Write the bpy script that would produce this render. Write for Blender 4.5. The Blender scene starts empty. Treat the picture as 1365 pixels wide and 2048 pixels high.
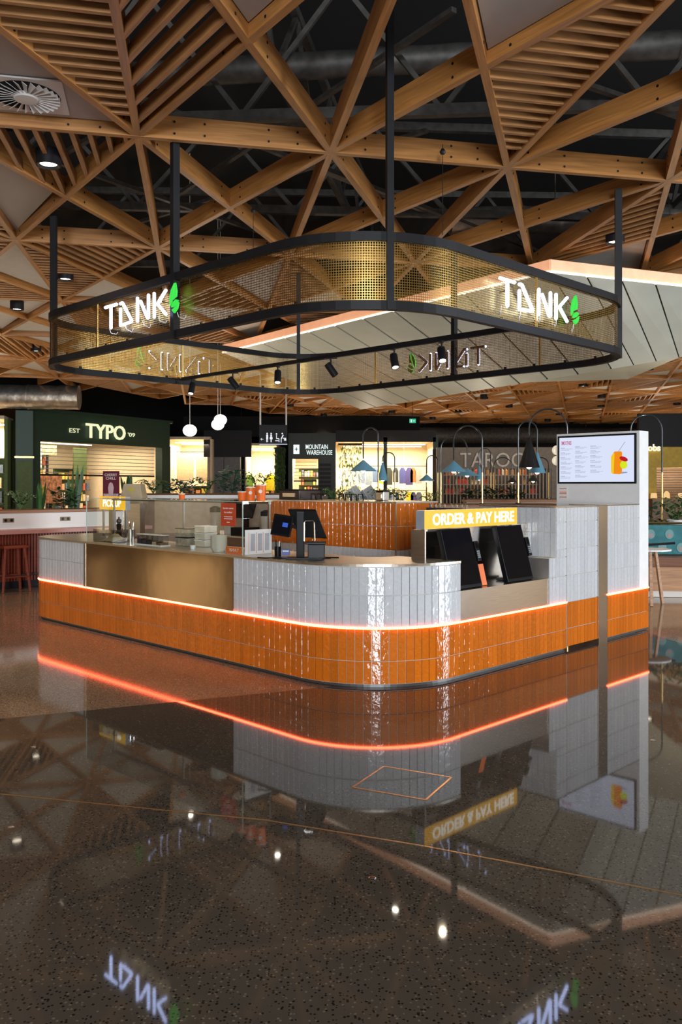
import bpy, bmesh, math, random
from mathutils import Matrix, Vector, noise
random.seed(7)
R = math.radians
scene = bpy.context.scene
COL = scene.collection

# ------------------------------------------------------------------ camera, world, large lights, exposure
F, HOR, EYE = 1720.0, 970.0, 1.55          # focal length in px, horizon row, eye height (m)
cam_d = bpy.data.cameras.new('camera'); cam = bpy.data.objects.new('camera', cam_d); COL.objects.link(cam)
cam_d.sensor_fit = 'HORIZONTAL'; cam_d.sensor_width = 36.0; cam_d.lens = F / 1365 * 36
cam_d.shift_y = -(1024 - HOR) / 1365; cam_d.clip_end = 200
cam.location = (0, 0, EYE); cam.rotation_euler = (R(90), 0, 0)
scene.camera = cam
vs = scene.view_settings
vs.view_transform = 'Standard'; vs.look = 'None'; vs.exposure = 0.0; vs.gamma = 1.0; vs.use_curve_mapping = False

world = bpy.data.worlds.new('world'); scene.world = world; world.use_nodes = True
bg = world.node_tree.nodes['Background']; bg.inputs[0].default_value = (1.0, 0.84, 0.64, 1); bg.inputs[1].default_value = 0.66

def lamp(name, kind, loc, energy, color, rot=(0, 0, 0), **kw):
    d = bpy.data.lights.new(name, kind); d.energy = energy; d.color = color
    for k, v in kw.items(): setattr(d, k, v)
    o = bpy.data.objects.new(name, d); COL.objects.link(o); o.location = loc; o.rotation_euler = rot
    return o
def aim(frm, to):
    return (Vector(to) - Vector(frm)).to_track_quat('-Z', 'Y').to_euler()
# daylight through the glazed entrance behind the photographer and a tall side window on the right
for loc, e, sx, sy in [((1.0, -13.0, 2.6), 2900, 3.0, 4.2), ((16.4, 4.4, 2.4), 1700, 2.4, 4.2)]:
    lamp('entrance_daylight', 'AREA', loc, e, (0.86, 0.93, 1.0), aim(loc, (0.5, 7, 1.0)), shape='RECTANGLE', size=sx, size_y=sy)

# added unseen fill lamps, aimed up to brighten the lattice ceiling
for x, y, z, e in [(1.5, 16.3, 1.2, 40), (-0.3, 16.3, 1.2, 60), (3.3, 16.4, 1.2, 30), (-3.0, 17.4, 1.4, 90), (-6.0, 13.6, 1.1, 70), (5.7, 14.2, 0.95, 60), (3, 21.0, 1.3, 60), (8, 20, 1.3, 150), (-3.5, 24, 1.3, 170), (5, 26, 1.3, 180), (0.5, 31, 1.3, 240), (11, 28, 1.3, 230), (-9, 20, 1.3, 170), (5, 36, 1.3, 280), (13, 36, 1.3, 280)]:
    lamp('lattice_fill', 'AREA', (x, y, z), e * 0.36, (1.0, 0.85, 0.66), (math.pi, 0, 0), shape='DISK', size=0.25)
def px(x, y, d):
    """world point seen at photo pixel (x, y) at real distance d"""
    return Vector(((x - 682.5) * d / F, d, EYE + (HOR - y) * d / F))

# ------------------------------------------------------------------ materials
MATS = {}
def mat(name, col, rough=0.5, metal=0.0, var=0.12, scale=9.0, stretch=(1, 1, 1), bump=0.0, bscale=None, emit=None, estr=0.0, spec=0.5, coat=0.0, alpha=None, trans=0.0):
    if name in MATS: return MATS[name]
    m = bpy.data.materials.new(name); m.use_nodes = True
    nt = m.node_tree; b = nt.nodes['Principled BSDF']; L = nt.links.new
    tc = nt.nodes.new('ShaderNodeTexCoord'); mp = nt.nodes.new('ShaderNodeMapping'); mp.inputs['Scale'].default_value = stretch
    L(tc.outputs['Object'], mp.inputs['Vector'])
    nz = nt.nodes.new('ShaderNodeTexNoise'); nz.inputs['Scale'].default_value = scale; nz.inputs['Detail'].default_value = 5
    L(mp.outputs[0], nz.inputs['Vector'])
    rp = nt.nodes.new('ShaderNodeValToRGB')
    rp.color_ramp.elements[0].position = 0.3; rp.color_ramp.elements[1].position = 0.7
    rp.color_ramp.elements[0].color = (*[c * (1 - var) for c in col], 1); rp.color_ramp.elements[1].color = (*[min(1, c * (1 + var)) for c in col], 1)
    L(nz.outputs['Fac'], rp.inputs['Fac']); L(rp.outputs[0], b.inputs['Base Color'])
    b.inputs['Roughness'].default_value = rough; b.inputs['Metallic'].default_value = metal
    b.inputs['Specular IOR Level'].default_value = spec; b.inputs['Coat Weight'].default_value = coat; b.inputs['Coat Roughness'].default_value = 0.08
    b.inputs['Transmission Weight'].default_value = trans
    if emit: b.inputs['Emission Color'].default_value = (*emit, 1); b.inputs['Emission Strength'].default_value = estr
    if bump:
        n2 = nz
        if bscale:
            n2 = nt.nodes.new('ShaderNodeTexNoise'); n2.inputs['Scale'].default_value = bscale; n2.inputs['Detail'].default_value = 3; L(tc.outputs['Object'], n2.inputs['Vector'])
        bp = nt.nodes.new('ShaderNodeBump'); bp.inputs['Strength'].default_value = bump; bp.inputs['Distance'].default_value = 0.01
        L(n2.outputs['Fac'], bp.inputs['Height']); L(bp.outputs[0], b.inputs['Normal'])
    MATS[name] = m
    return m
def tile_mat(name, col, var):
    """glazed hand-made tile: colour shifts from tile to tile, dimpled glaze"""
    m = mat(name, col, rough=0.13, var=0.0, spec=0.6)
    nt = m.node_tree; b = nt.nodes['Principled BSDF']; L = nt.links.new
    oi = nt.nodes.new('ShaderNodeObjectInfo'); hs = nt.nodes.new('ShaderNodeHueSaturation'); mr = nt.nodes.new('ShaderNodeMapRange')
    mr.inputs['To Min'].default_value = 1 - var; mr.inputs['To Max'].default_value = 1 + var
    L(oi.outputs['Random'], mr.inputs['Value']); L(mr.outputs[0], hs.inputs['Value']); hs.inputs['Color'].default_value = (*col, 1)
    tc = nt.nodes['Texture Coordinate']; va = nt.nodes.new('ShaderNodeVectorMath'); va.operation = 'ADD'
    L(tc.outputs['Object'], va.inputs[0]); L(oi.outputs['Location'], va.inputs[1])
    n1 = nt.nodes.new('ShaderNodeTexNoise'); n1.inputs['Scale'].default_value = 26; n1.inputs['Detail'].default_value = 2; L(va.outputs[0], n1.inputs['Vector'])
    n0 = nt.nodes.new('ShaderNodeTexNoise'); n0.inputs['Scale'].default_value = 40; n0.inputs['Detail'].default_value = 4; L(va.outputs[0], n0.inputs['Vector'])
    mx = nt.nodes.new('ShaderNodeMixRGB'); mx.blend_type = 'MULTIPLY'; mx.inputs[0].default_value = 0.22
    L(hs.outputs[0], mx.inputs[1]); L(n0.outputs['Fac'], mx.inputs[2]); L(mx.outputs[0], b.inputs['Base Color'])
    bp = nt.nodes.new('ShaderNodeBump'); bp.inputs['Strength'].default_value = 0.42; bp.inputs['Distance'].default_value = 0.008
    L(n1.outputs['Fac'], bp.inputs['Height']); L(bp.outputs[0], b.inputs['Normal'])
    return m
def wood_mat(name, col, rough=0.45, gs=1.0):
    m = mat(name, col, rough=rough, var=0.0)
    nt = m.node_tree; b = nt.nodes['Principled BSDF']; L = nt.links.new
    oi = nt.nodes.new('ShaderNodeObjectInfo'); tc = nt.nodes['Texture Coordinate']
    va = nt.nodes.new('ShaderNodeVectorMath'); va.operation = 'ADD'; L(tc.outputs['Object'], va.inputs[0]); L(oi.outputs['Location'], va.inputs[1])
    mp = nt.nodes.new('ShaderNodeMapping'); mp.inputs['Scale'].default_value = (1.2 * gs, 22 * gs, 22 * gs); L(va.outputs[0], mp.inputs['Vector'])
    nz = nt.nodes.new('ShaderNodeTexNoise'); nz.inputs['Scale'].default_value = 1.6; nz.inputs['Detail'].default_value = 6; nz.inputs['Distortion'].default_value = 0.6
    L(mp.outputs[0], nz.inputs['Vector'])
    rp = nt.nodes.new('ShaderNodeValToRGB'); e = rp.color_ramp.elements
    e[0].position = 0.3; e[0].color = (col[0] * 0.72, col[1] * 0.68, col[2] * 0.62, 1); e[1].position = 0.68; e[1].color = (min(1, col[0] * 1.22), min(1, col[1] * 1.2), min(1, col[2] * 1.15), 1)
    L(nz.outputs['Fac'], rp.inputs['Fac'])
    mr = nt.nodes.new('ShaderNodeMapRange'); mr.inputs['To Min'].default_value = 0.85; mr.inputs['To Max'].default_value = 1.12; L(oi.outputs['Random'], mr.inputs['Value'])
    hs = nt.nodes.new('ShaderNodeHueSaturation'); L(mr.outputs[0], hs.inputs['Value']); L(rp.outputs[0], hs.inputs['Color']); L(hs.outputs[0], b.inputs['Base Color'])
    return m
def terrazzo(name, base, dark, light, scale, rough, d_amt, l_amt):
    m = mat(name, base, rough=rough, var=0.0, spec=0.38)
    nt = m.node_tree; b = nt.nodes['Principled BSDF']; L = nt.links.new; tc = nt.nodes['Texture Coordinate']
    v = nt.nodes.new('ShaderNodeTexVoronoi'); v.inputs['Scale'].default_value = scale; L(tc.outputs['Object'], v.inputs['Vector'])
    sx = nt.nodes.new('ShaderNodeSeparateColor'); L(v.outputs['Color'], sx.inputs[0])
    def gate(sock, thr):
        g = nt.nodes.new('ShaderNodeMath'); g.operation = 'GREATER_THAN'; g.inputs[1].default_value = thr; L(sock, g.inputs[0]); return g.outputs[0]
    dd = nt.nodes.new('ShaderNodeMath'); dd.operation = 'LESS_THAN'; dd.inputs[1].default_value = 0.42; L(v.outputs['Distance'], dd.inputs[0])
    def both(a_, b_):
        g = nt.nodes.new('ShaderNodeMath'); g.operation = 'MULTIPLY'; L(a_, g.inputs[0]); L(b_, g.inputs[1]); return g.outputs[0]
    nb = nt.nodes.new('ShaderNodeTexNoise'); nb.inputs['Scale'].default_value = 1.3; nb.inputs['Detail'].default_value = 6; L(tc.outputs['Object'], nb.inputs['Vector'])
    rb = nt.nodes.new('ShaderNodeValToRGB'); rb.color_ramp.elements[0].color = (*[c * 0.8 for c in base], 1); rb.color_ramp.elements[1].color = (*[c * 1.22 for c in base], 1)
    L(nb.outputs['Fac'], rb.inputs['Fac'])
    m1 = nt.nodes.new('ShaderNodeMixRGB'); L(both(gate(sx.outputs[0], 1 - d_amt), dd.outputs[0]), m1.inputs[0]); L(rb.outputs[0], m1.inputs[1]); m1.inputs[2].default_value = (*dark, 1)
    m2 = nt.nodes.new('ShaderNodeMixRGB'); L(both(gate(sx.outputs[1], 1 - l_amt), dd.outputs[0]), m2.inputs[0]); L(m1.outputs[0], m2.inputs[1]); m2.inputs[2].default_value = (*light, 1)
    L(m2.outputs[0], b.inputs['Base Color'])
    return m
def glow(name, col, s):
    if name in MATS: return MATS[name]
    m = mat(name, tuple(c * 0.06 for c in col), rough=0.4, emit=col, estr=s, spec=0.2); return m
def glass_mat(name, tint=(0.95, 0.97, 0.96), refl=1.0):
    if name in MATS: return MATS[name]
    m = bpy.data.materials.new(name); m.use_nodes = True; nt = m.node_tree; nt.nodes.clear(); L = nt.links.new
    o = nt.nodes.new('ShaderNodeOutputMaterial'); mx = nt.nodes.new('ShaderNodeMixShader'); t = nt.nodes.new('ShaderNodeBsdfTransparent'); g = nt.nodes.new('ShaderNodeBsdfGlossy'); fr = nt.nodes.new('ShaderNodeLayerWeight')
    nz = nt.nodes.new('ShaderNodeTexNoise'); nz.inputs['Scale'].default_value = 2.0
    rg = nt.nodes.new('ShaderNodeMapRange'); rg.inputs['To Min'].default_value = 0.0; rg.inputs['To Max'].default_value = 0.03; L(nz.outputs['Fac'], rg.inputs['Value']); L(rg.outputs[0], g.inputs['Roughness'])
    t.inputs[0].default_value = (*tint, 1); fr.inputs[0].default_value = 0.5
    pw = nt.nodes.new('ShaderNodeMath'); pw.operation = 'POWER'; pw.inputs[1].default_value = 5.0; L(fr.outputs['Facing'], pw.inputs[0])
    mu = nt.nodes.new('ShaderNodeMath'); mu.operation = 'MULTIPLY_ADD'; mu.inputs[1].default_value = 0.9; mu.inputs[2].default_value = 0.035 * refl; L(pw.outputs[0], mu.inputs[0])
    L(mu.outputs[0], mx.inputs[0]); L(t.outputs[0], mx.inputs[1]); L(g.outputs[0], mx.inputs[2]); L(mx.outputs[0], o.inputs[0])
    MATS[name] = m; return m
def perforated(name, col, pitch, r, metal=1.0, rough=0.3):
    """sheet with real see-through holes, from UVs in metres"""
    m = mat(name, col, rough=rough, metal=metal, var=0.1, scale=3)
    nt = m.node_tree; L = nt.links.new; b = nt.nodes['Principled BSDF']; out = nt.nodes['Material Output']
    uv = nt.nodes.new('ShaderNodeUVMap'); sc = nt.nodes.new('ShaderNodeVectorMath'); sc.operation = 'SCALE'; sc.inputs['Scale'].default_value = 1 / pitch; L(uv.outputs[0], sc.inputs[0])
    fr = nt.nodes.new('ShaderNodeVectorMath'); fr.operation = 'FRACTION'; L(sc.outputs[0], fr.inputs[0])
    sb = nt.nodes.new('ShaderNodeVectorMath'); sb.operation = 'SUBTRACT'; sb.inputs[1].default_value = (0.5, 0.5, 0); L(fr.outputs[0], sb.inputs[0])
    ab = nt.nodes.new('ShaderNodeVectorMath'); ab.operation = 'ABSOLUTE'; L(sb.outputs[0], ab.inputs[0])
    sp = nt.nodes.new('ShaderNodeSeparateXYZ'); L(ab.outputs[0], sp.inputs[0])
    mxx = nt.nodes.new('ShaderNodeMath'); mxx.operation = 'MAXIMUM'; L(sp.outputs[0], mxx.inputs[0]); L(sp.outputs[1], mxx.inputs[1])
    lt = nt.nodes.new('ShaderNodeMath'); lt.operation = 'GREATER_THAN'; lt.inputs[1].default_value = r; L(mxx.outputs[0], lt.inputs[0])
    tr = nt.nodes.new('ShaderNodeBsdfTransparent'); ms = nt.nodes.new('ShaderNodeMixShader')
    L(lt.outputs[0], ms.inputs[0]); L(tr.outputs[0], ms.inputs[1]); L(b.outputs[0], ms.inputs[2]); L(ms.outputs[0], out.inputs[0])
    return m
def dotted(name, col, hole, scale, rough=0.5, r=0.33):
    """fine printed/punched dot pattern too small to model"""
    m = mat(name, col, rough=rough, var=0.0); nt = m.node_tree; L = nt.links.new; b = nt.nodes['Principled BSDF']; tc = nt.nodes['Texture Coordinate']
    v = nt.nodes.new('ShaderNodeTexVoronoi'); v.inputs['Scale'].default_value = scale; v.inputs['Randomness'].default_value = 0.0; L(tc.outputs['Object'], v.inputs['Vector'])
    lt = nt.nodes.new('ShaderNodeMath'); lt.operation = 'LESS_THAN'; lt.inputs[1].default_value = r; L(v.outputs['Distance'], lt.inputs[0])
    mx = nt.nodes.new('ShaderNodeMixRGB'); L(lt.outputs[0], mx.inputs[0]); mx.inputs[1].default_value = (*col, 1); mx.inputs[2].default_value = (*hole, 1); L(mx.outputs[0], b.inputs['Base Color'])
    return m

M_OAK = wood_mat('oak', (0.43, 0.195, 0.056), 0.42)
M_OAK2 = wood_mat('oak_slat', (0.41, 0.20, 0.072), 0.5)
M_BLACK = mat('black_powdercoat', (0.010, 0.010, 0.012), 0.5, spec=0.25)
M_BLACKG = mat('black_gloss', (0.008, 0.008, 0.01), 0.12)
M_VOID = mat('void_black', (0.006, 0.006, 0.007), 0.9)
M_STEELG = mat('galvanised_steel', (0.10, 0.095, 0.09), 0.55, 0.5, var=0.3)
M_FOIL = mat('foil_duct', (0.62, 0.60, 0.56), 0.35, 0.9, var=0.3, scale=6, bump=1.0, bscale=7)
M_STEEL = mat('brushed_steel', (0.72, 0.66, 0.60), 0.22, 1.0, var=0.10, scale=6, stretch=(1, 1, 30))
M_STEELT = mat('worktop_steel', (0.66, 0.60, 0.53), 0.28, 1.0, var=0.06, scale=30)
M_STEELR = mat('steel_brown_reflection', (0.62, 0.45, 0.29), 0.13, 1.0, var=0.08, scale=2.5, bump=0.25, bscale=1.6)  # stainless; the brown reflection of the surroundings is put into its colour
M_CHROME = mat('chrome', (0.8, 0.8, 0.8), 0.12, 1.0, var=0.03)
M_ORANGE = tile_mat('orange_glaze', (0.62, 0.148, 0.008), 0.12)
M_WHITE = tile_mat('white_glaze', (0.60, 0.615, 0.64), 0.05)
M_GROUT = mat('grout', (0.62, 0.59, 0.55), 0.9, var=0.08)
M_GROUTO = mat('grout_below', (0.66, 0.52, 0.42), 0.9, var=0.08)
M_PAINTW = mat('white_panel', (0.80, 0.80, 0.80), 0.45, var=0.03)
M_PAPER = mat('paper', (0.8, 0.78, 0.74), 0.8, var=0.04)
M_NEON = glow('neon_orange', (1.0, 0.09, 0.035), 26.0)
M_NWHITE = glow('neon_white', (0.50, 0.60, 1.0), 8.0)
M_NGREEN = glow('neon_green', (0.05, 0.80, 0.08), 1.0)
M_BRASS = mat('brass', (0.65, 0.46, 0.18), 0.3, 1.0)
M_MESH = perforated('brass_mesh', (0.50, 0.33, 0.10), 0.020, 0.365, 1.0, 0.32)
M_GLASS = glass_mat('clear_glass'); M_GEDGE = mat('glass_edge', (0.45, 0.58, 0.52), 0.15, var=0.05)
M_GLASSW = glass_mat('shop_glass', (0.92, 0.93, 0.92), 0.12)
M_CLEAR = glass_mat('clear_plastic', (0.86, 0.86, 0.85), 1.6)
M_LENS = glow('downlight_lens', (1.0, 0.86, 0.66), 9.0)
M_CUP = mat('orange_paper', (0.85, 0.16, 0.02), 0.45); M_CUPR = mat('cup_rim', (0.85, 0.80, 0.72), 0.5)
M_PLAST = mat('black_plastic', (0.006, 0.006, 0.007), 0.35, spec=0.12)
M_SCREEN = mat('dark_screen', (0.006, 0.006, 0.008), 0.07)
M_FLOOR = terrazzo('polished_dark_terrazzo', (0.078, 0.067, 0.055), (0.017, 0.015, 0.013), (0.17, 0.14, 0.11), 92, 0.035, 0.30, 0.12)
M_FLOOR2 = terrazzo('honed_terrazzo', (0.25, 0.175, 0.115), (0.06, 0.042, 0.03), (0.46, 0.36, 0.26), 105, 0.07, 0.40, 0.30)

# ------------------------------------------------------------------ mesh helpers
class MB:
    def __init__(s): s.v, s.f, s.uv = [], [], None
    def add(s, vs_, fs):
        o = len(s.v); s.v += [tuple(v) for v in vs_]; s.f += [tuple(i + o for i in f) for f in fs]; return s
    def box(s, c, d, rz=0, rx=0, ry=0):
        M = Matrix.Translation(c) @ Matrix.Rotation(rz, 4, 'Z') @ Matrix.Rotation(ry, 4, 'Y') @ Matrix.Rotation(rx, 4, 'X')
        h = [x / 2 for x in d]
        vs_ = [M @ Vector((x * h[0], y * h[1], z * h[2])) for z in (-1, 1) for y in (-1, 1) for x in (-1, 1)]
        return s.add(vs_, [(0, 2, 3, 1), (4, 5, 7, 6), (0, 1, 5, 4), (2, 6, 7, 3), (0, 4, 6, 2), (1, 3, 7, 5)])
    def span(s, x0, x1, y0, y1, z0, z1): return s.box(((x0 + x1) / 2, (y0 + y1) / 2, (z0 + z1) / 2), (abs(x1 - x0), abs(y1 - y0), abs(z1 - z0)))
    def bbox(s, c, d, bev):
        """box with chamfered front (-y) edges"""
        x, y, z = [q / 2 for q in d]; b = bev
        vs_ = [(-x, y, -z), (x, y, -z), (x, y, z), (-x, y, z), (-x, -y + b, -z), (x, -y + b, -z), (x, -y + b, z), (-x, -y + b, z), (-x + b, -y, -z + b), (x - b, -y, -z + b), (x - b, -y, z - b), (-x + b, -y, z - b)]
        return s.add([Vector(v) + Vector(c) for v in vs_], [(0, 3, 2, 1), (8, 9, 10, 11), (0, 1, 5, 4), (1, 2, 6, 5), (2, 3, 7, 6), (3, 0, 4, 7), (4, 5, 9, 8), (5, 6, 10, 9), (6, 7, 11, 10), (7, 4, 8, 11)])
    def prism(s, poly, z0, z1, cap=True):
        n = len(poly); vs_ = [(p[0], p[1], z0) for p in poly] + [(p[0], p[1], z1) for p in poly]
        fs = [(i, (i + 1) % n, n + (i + 1) % n, n + i) for i in range(n)]
        if cap: fs += [tuple(range(n - 1, -1, -1)), tuple(range(n, 2 * n))]
        return s.add(vs_, fs)
    def band(s, outer, inner, z0, z1):
        """wall between two equal-length open paths"""
        n = len(outer); vs_ = []
        for z in (z0, z1):
            vs_ += [(p[0], p[1], z) for p in outer]; vs_ += [(p[0], p[1], z) for p in inner]
        o0, i0, o1, i1 = 0, n, 2 * n, 3 * n; fs = []
        for k in range(n - 1):
            fs += [(o0 + k, o0 + k + 1, o1 + k + 1, o1 + k), (i0 + k + 1, i0 + k, i1 + k, i1 + k + 1), (o1 + k, o1 + k + 1, i1 + k + 1, i1 + k), (o0 + k + 1, o0 + k, i0 + k, i0 + k + 1)]
        fs += [(o0, o1, i1, i0), (o0 + n - 1, i0 + n - 1, i1 + n - 1, o1 + n - 1)]
        return s.add(vs_, fs)
    def lathe(s, prof, c=(0, 0, 0), n=20, sy=1.0, cap=True):
        vs_, fs = [], []
        for r, z in prof:
            for i in range(n):
                t = 2 * math.pi * i / n; vs_.append((c[0] + r * math.cos(t), c[1] + r * math.sin(t) * sy, c[2] + z))
        for k in range(len(prof) - 1):
            for i in range(n):
                j = (i + 1) % n; fs.append((k * n + i, k * n + j, (k + 1) * n + j, (k + 1) * n + i))
        if cap:
            if prof[0][0] > 1e-5: fs.append(tuple(range(n - 1, -1, -1)))
            if prof[-1][0] > 1e-5: fs.append(tuple((len(prof) - 1) * n + i for i in range(n)))
        return s.add(vs_, fs)
    def tube(s, pts, r, n=8, closed=False, caps=True):
        pts = [Vector(p) for p in pts]; m = len(pts); vs_, fs = [], []
        rr = r if isinstance(r, (list, tuple)) else [r] * m
        prev = None
        for k, p in enumerate(pts):
            a = pts[(k - 1) % m] if (closed or k > 0) else p; b = pts[(k + 1) % m] if (closed or k < m - 1) else p
            t = (b - a).normalized()
            if prev is None:
                prev = t.orthogonal().normalized() if abs(t.z) > 0.99 else Vector((0, 0, 1)).cross(t).normalized()
            u = (prev - t * prev.dot(t)); u = u.normalized() if u.length > 1e-6 else t.orthogonal().normalized()
            prev = u; w = t.cross(u)
            for i in range(n):
                an = 2 * math.pi * i / n; vs_.append(p + (u * math.cos(an) + w * math.sin(an)) * rr[k])
        for k in range(m if closed else m - 1):
            for i in range(n):
                j = (i + 1) % n; q = (k + 1) % m; fs.append((k * n + i, k * n + j, q * n + j, q * n + i))
        if caps and not closed: fs += [tuple(range(n - 1, -1, -1)), tuple((m - 1) * n + i for i in range(n))]
        return s.add(vs_, fs)
    def bar(s, p0, p1, w, h=None):
        p0, p1 = Vector(p0), Vector(p1); h = h or w; t = (p1 - p0); 
        if t.length < 1e-6: return s
        t.normalize(); u = Vector((0, 0, 1)).cross(t); u = u.normalized() if u.length > 1e-4 else Vector((1, 0, 0)); k = t.cross(u)
        vs_ = [p + u * a * w / 2 + k * b * h / 2 for p in (p0, p1) for b in (-1, 1) for a in (-1, 1)]
        return s.add(vs_, [(0, 1, 3, 2), (4, 6, 7, 5), (0, 4, 5, 1), (2, 3, 7, 6), (0, 2, 6, 4), (1, 5, 7, 3)])
    def sphere(s, c, r, n=14, sz=1.0):
        return s.lathe([(max(1e-6, r * math.sin(math.pi * k / n)), -r * sz * math.cos(math.pi * k / n)) for k in range(n + 1)], c, n + 4, cap=False)
    def disc(s, c, r, n=20, axis='z', thick=0.004):
        if axis == 'z': return s.lathe([(r, -thick / 2), (r, thick / 2)], c, n)
        vs_ = [(c[0] + r * math.cos(2 * math.pi * i / n), c[1] + y, c[2] + r * math.sin(2 * math.pi * i / n)) for y in (-thick / 2, thick / 2) for i in range(n)]
        return s.add(vs_, [(i, (i + 1) % n, n + (i + 1) % n, n + i) for i in range(n)] + [tuple(range(n - 1, -1, -1)), tuple(range(n, 2 * n))])
    def quad(s, a, b, c, d): return s.add([a, b, c, d], [(0, 1, 2, 3)])
    def mesh(s, name, m, smooth=False, bev=0):
        me = bpy.data.meshes.new(name); me.from_pydata(s.v, [], s.f); me.update()
        bm = bmesh.new(); bm.from_mesh(me); bmesh.ops.recalc_face_normals(bm, faces=bm.faces)
        if bev: bmesh.ops.bevel(bm, geom=[e for e in bm.edges if len(e.link_faces) == 2 and e.calc_face_angle(0) > 0.7], offset=bev, segments=2, affect='EDGES', profile=0.7)
        bm.to_mesh(me); bm.free()
        if smooth:
            for p in me.polygons: p.use_smooth = True
            try: me.set_sharp_from_angle(angle=R(40))
            except Exception: pass
        if m: me.materials.append(m)
        return me
    def build(s, name, m, parent=None, loc=None, rz=0, smooth=False, bev=0, kind=None, label=None):
        return put(name, s.mesh(name, m, smooth, bev), parent, loc, rz, kind, label)

def put(name, me, parent=None, loc=None, rz=0, kind=None, label=None):
    o = bpy.data.objects.new(name, me); COL.objects.link(o)
    if parent: o.parent = parent
    if loc: o.location = loc
    if rz: o.rotation_euler = (0, 0, rz)
    if kind: o['kind'] = kind
    if label: o['label'] = label
    return o
def tag(o, label, cat, group=None, kind=None):
    o['label'] = label
    if cat: o['category'] = cat
    if group: o['group'] = group
    if kind: o['kind'] = kind
    return o
def thing(name, label, cat, loc=(0, 0, 0), rz=0, group=None, kind=None):
    o = bpy.data.objects.new(name, None); COL.objects.link(o); o.location = loc; o.rotation_euler = (0, 0, rz); o.empty_display_size = 0.1
    return tag(o, label, cat, group, kind)
def struct(o): o['kind'] = 'structure'; return o
def copy_tree(root, loc=None, rz=None, label=None, parent=None):
    r = root.copy(); COL.objects.link(r)
    if parent: r.parent = parent
    if loc is not None: r.location = loc
    if rz is not None: r.rotation_euler = (0, 0, rz)
    if label: r['label'] = label
    for c in list(root.children): copy_tree(c, parent=r)
    return r
ORD = ['first', 'second', 'third', 'fourth', 'fifth', 'sixth', 'seventh', 'eighth', 'ninth', 'tenth', 'eleventh', 'twelfth', 'thirteenth', 'fourteenth', 'fifteenth', 'sixteenth', 'seventeenth', 'eighteenth', 'nineteenth', 'twentieth']
def text(name, body, m, parent=None, loc=(0, 0, 0), rz=0, w=None, h=0.1, ext=0.002, bold=0.0, kind=None, mirror=False):
    """lettering as real geometry in the local XZ plane, facing -Y, centred"""
    cu = bpy.data.curves.new(name, 'FONT'); cu.body = body; cu.size = 1.0; cu.extrude = 0.0; cu.offset = bold; cu.align_x = 'CENTER'
    cu.resolution_u = 3
    t = bpy.data.objects.new('tmp', cu); COL.objects.link(t)
    bpy.context.view_layer.update()
    me = bpy.data.meshes.new_from_object(t.evaluated_get(bpy.context.evaluated_depsgraph_get()))
    bpy.data.objects.remove(t)
    xs = [v.co.x for v in me.vertices]; ys = [v.co.y for v in me.vertices]
    cx, cy = (min(xs) + max(xs)) / 2, (min(ys) + max(ys)) / 2; sy = h / (max(ys) - min(ys)); sx = (w / (max(xs) - min(xs))) if w else sy
    bm = bmesh.new(); bm.from_mesh(me)
    if ext:
        r = bmesh.ops.extrude_face_region(bm, geom=list(bm.faces)); bmesh.ops.translate(bm, verts=[g for g in r['geom'] if isinstance(g, bmesh.types.BMVert)], vec=(0, 0, 1))
    for v in bm.verts:
        x, y, z = v.co; v.co = ((x - cx) * sx * (-1 if mirror else 1), -z * ext, (y - cy) * sy)
    bmesh.ops.recalc_face_normals(bm, faces=bm.faces); bm.to_mesh(me); bm.free()
    me.materials.clear(); me.materials.append(m); me.name = name
    return put(name, me, parent, loc, rz, kind)

# kiosk frame: local x runs back along the right-hand side (b), local y along the left-hand side (a)
K0 = Vector((0.276, 6.20, 0)); KR = R(45)
KM = Matrix.Translation(K0) @ Matrix.Rotation(KR, 4, 'Z')
def kw(b, a, z=0.0): return KM @ Vector((b, a, z))
def akx(p, b):
    k = (p - 682.5) / F; return ((0.39 + b) - k * (8.77 + b)) / (1 + k)
def bkx(p, a):
    k = (p - 682.5) / F; return (k * (8.77 + a) + a - 0.39) / (1 - k)

# ------------------------------------------------------------------ floor
f2 = MB().quad((-40, -16, -0.004), (40, -16, -0.004), (40, 60, -0.004), (-40, 60, -0.004)).build('floor', M_FLOOR2); struct(f2)
dark = [(-14, -15.5), (24, -15.5), (24, 6.0), (3.9, 6.1), (3.34, 8.4), (3.22, 9.0), (2.0, 9.4), (-0.1, 6.6), (-2.26, 5.70), (-14, 1.2)]
f1 = MB().prism(dark, -0.004, 0.0).build('floor', M_FLOOR); struct(f1)
M_STRIP = mat('brass_inlay', (0.42, 0.24, 0.09), 0.35, 0.8)
joint = [(-5.0, 5.05), (-1.712, 4.314), (-0.353, 3.979), (0.36, 3.69), (1.29, 3.25), (2.8, 2.5)]
t1 = MB()
for p, q in zip(joint, joint[1:]): t1.bar((*p, 0.0008), (*q, 0.0008), 0.008, 0.0016)
struct(t1.build('trim_1', M_STRIP))
hatch = thing('floor_hatch', 'square floor access hatch with a thin copper edge set flush in polished floor', 'floor hatch', (0.32, 4.53, 0), 0)
hp = [(0.059, 4.407), (0.237, 4.735), (0.586, 4.557), (0.418, 4.232)]; hp = [(x - 0.32, y - 4.53) for x, y in hp]
MB().prism([(x * 0.975, y * 0.975) for x, y in hp], 0.0002, 0.0010).build('infill', M_FLOOR, hatch)
for p, q in zip(hp, hp[1:] + hp[:1]): MB().bar((*p, 0.001), (*q, 0.001), 0.011, 0.002).build('edge_strip', M_STRIP, hatch)
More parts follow.
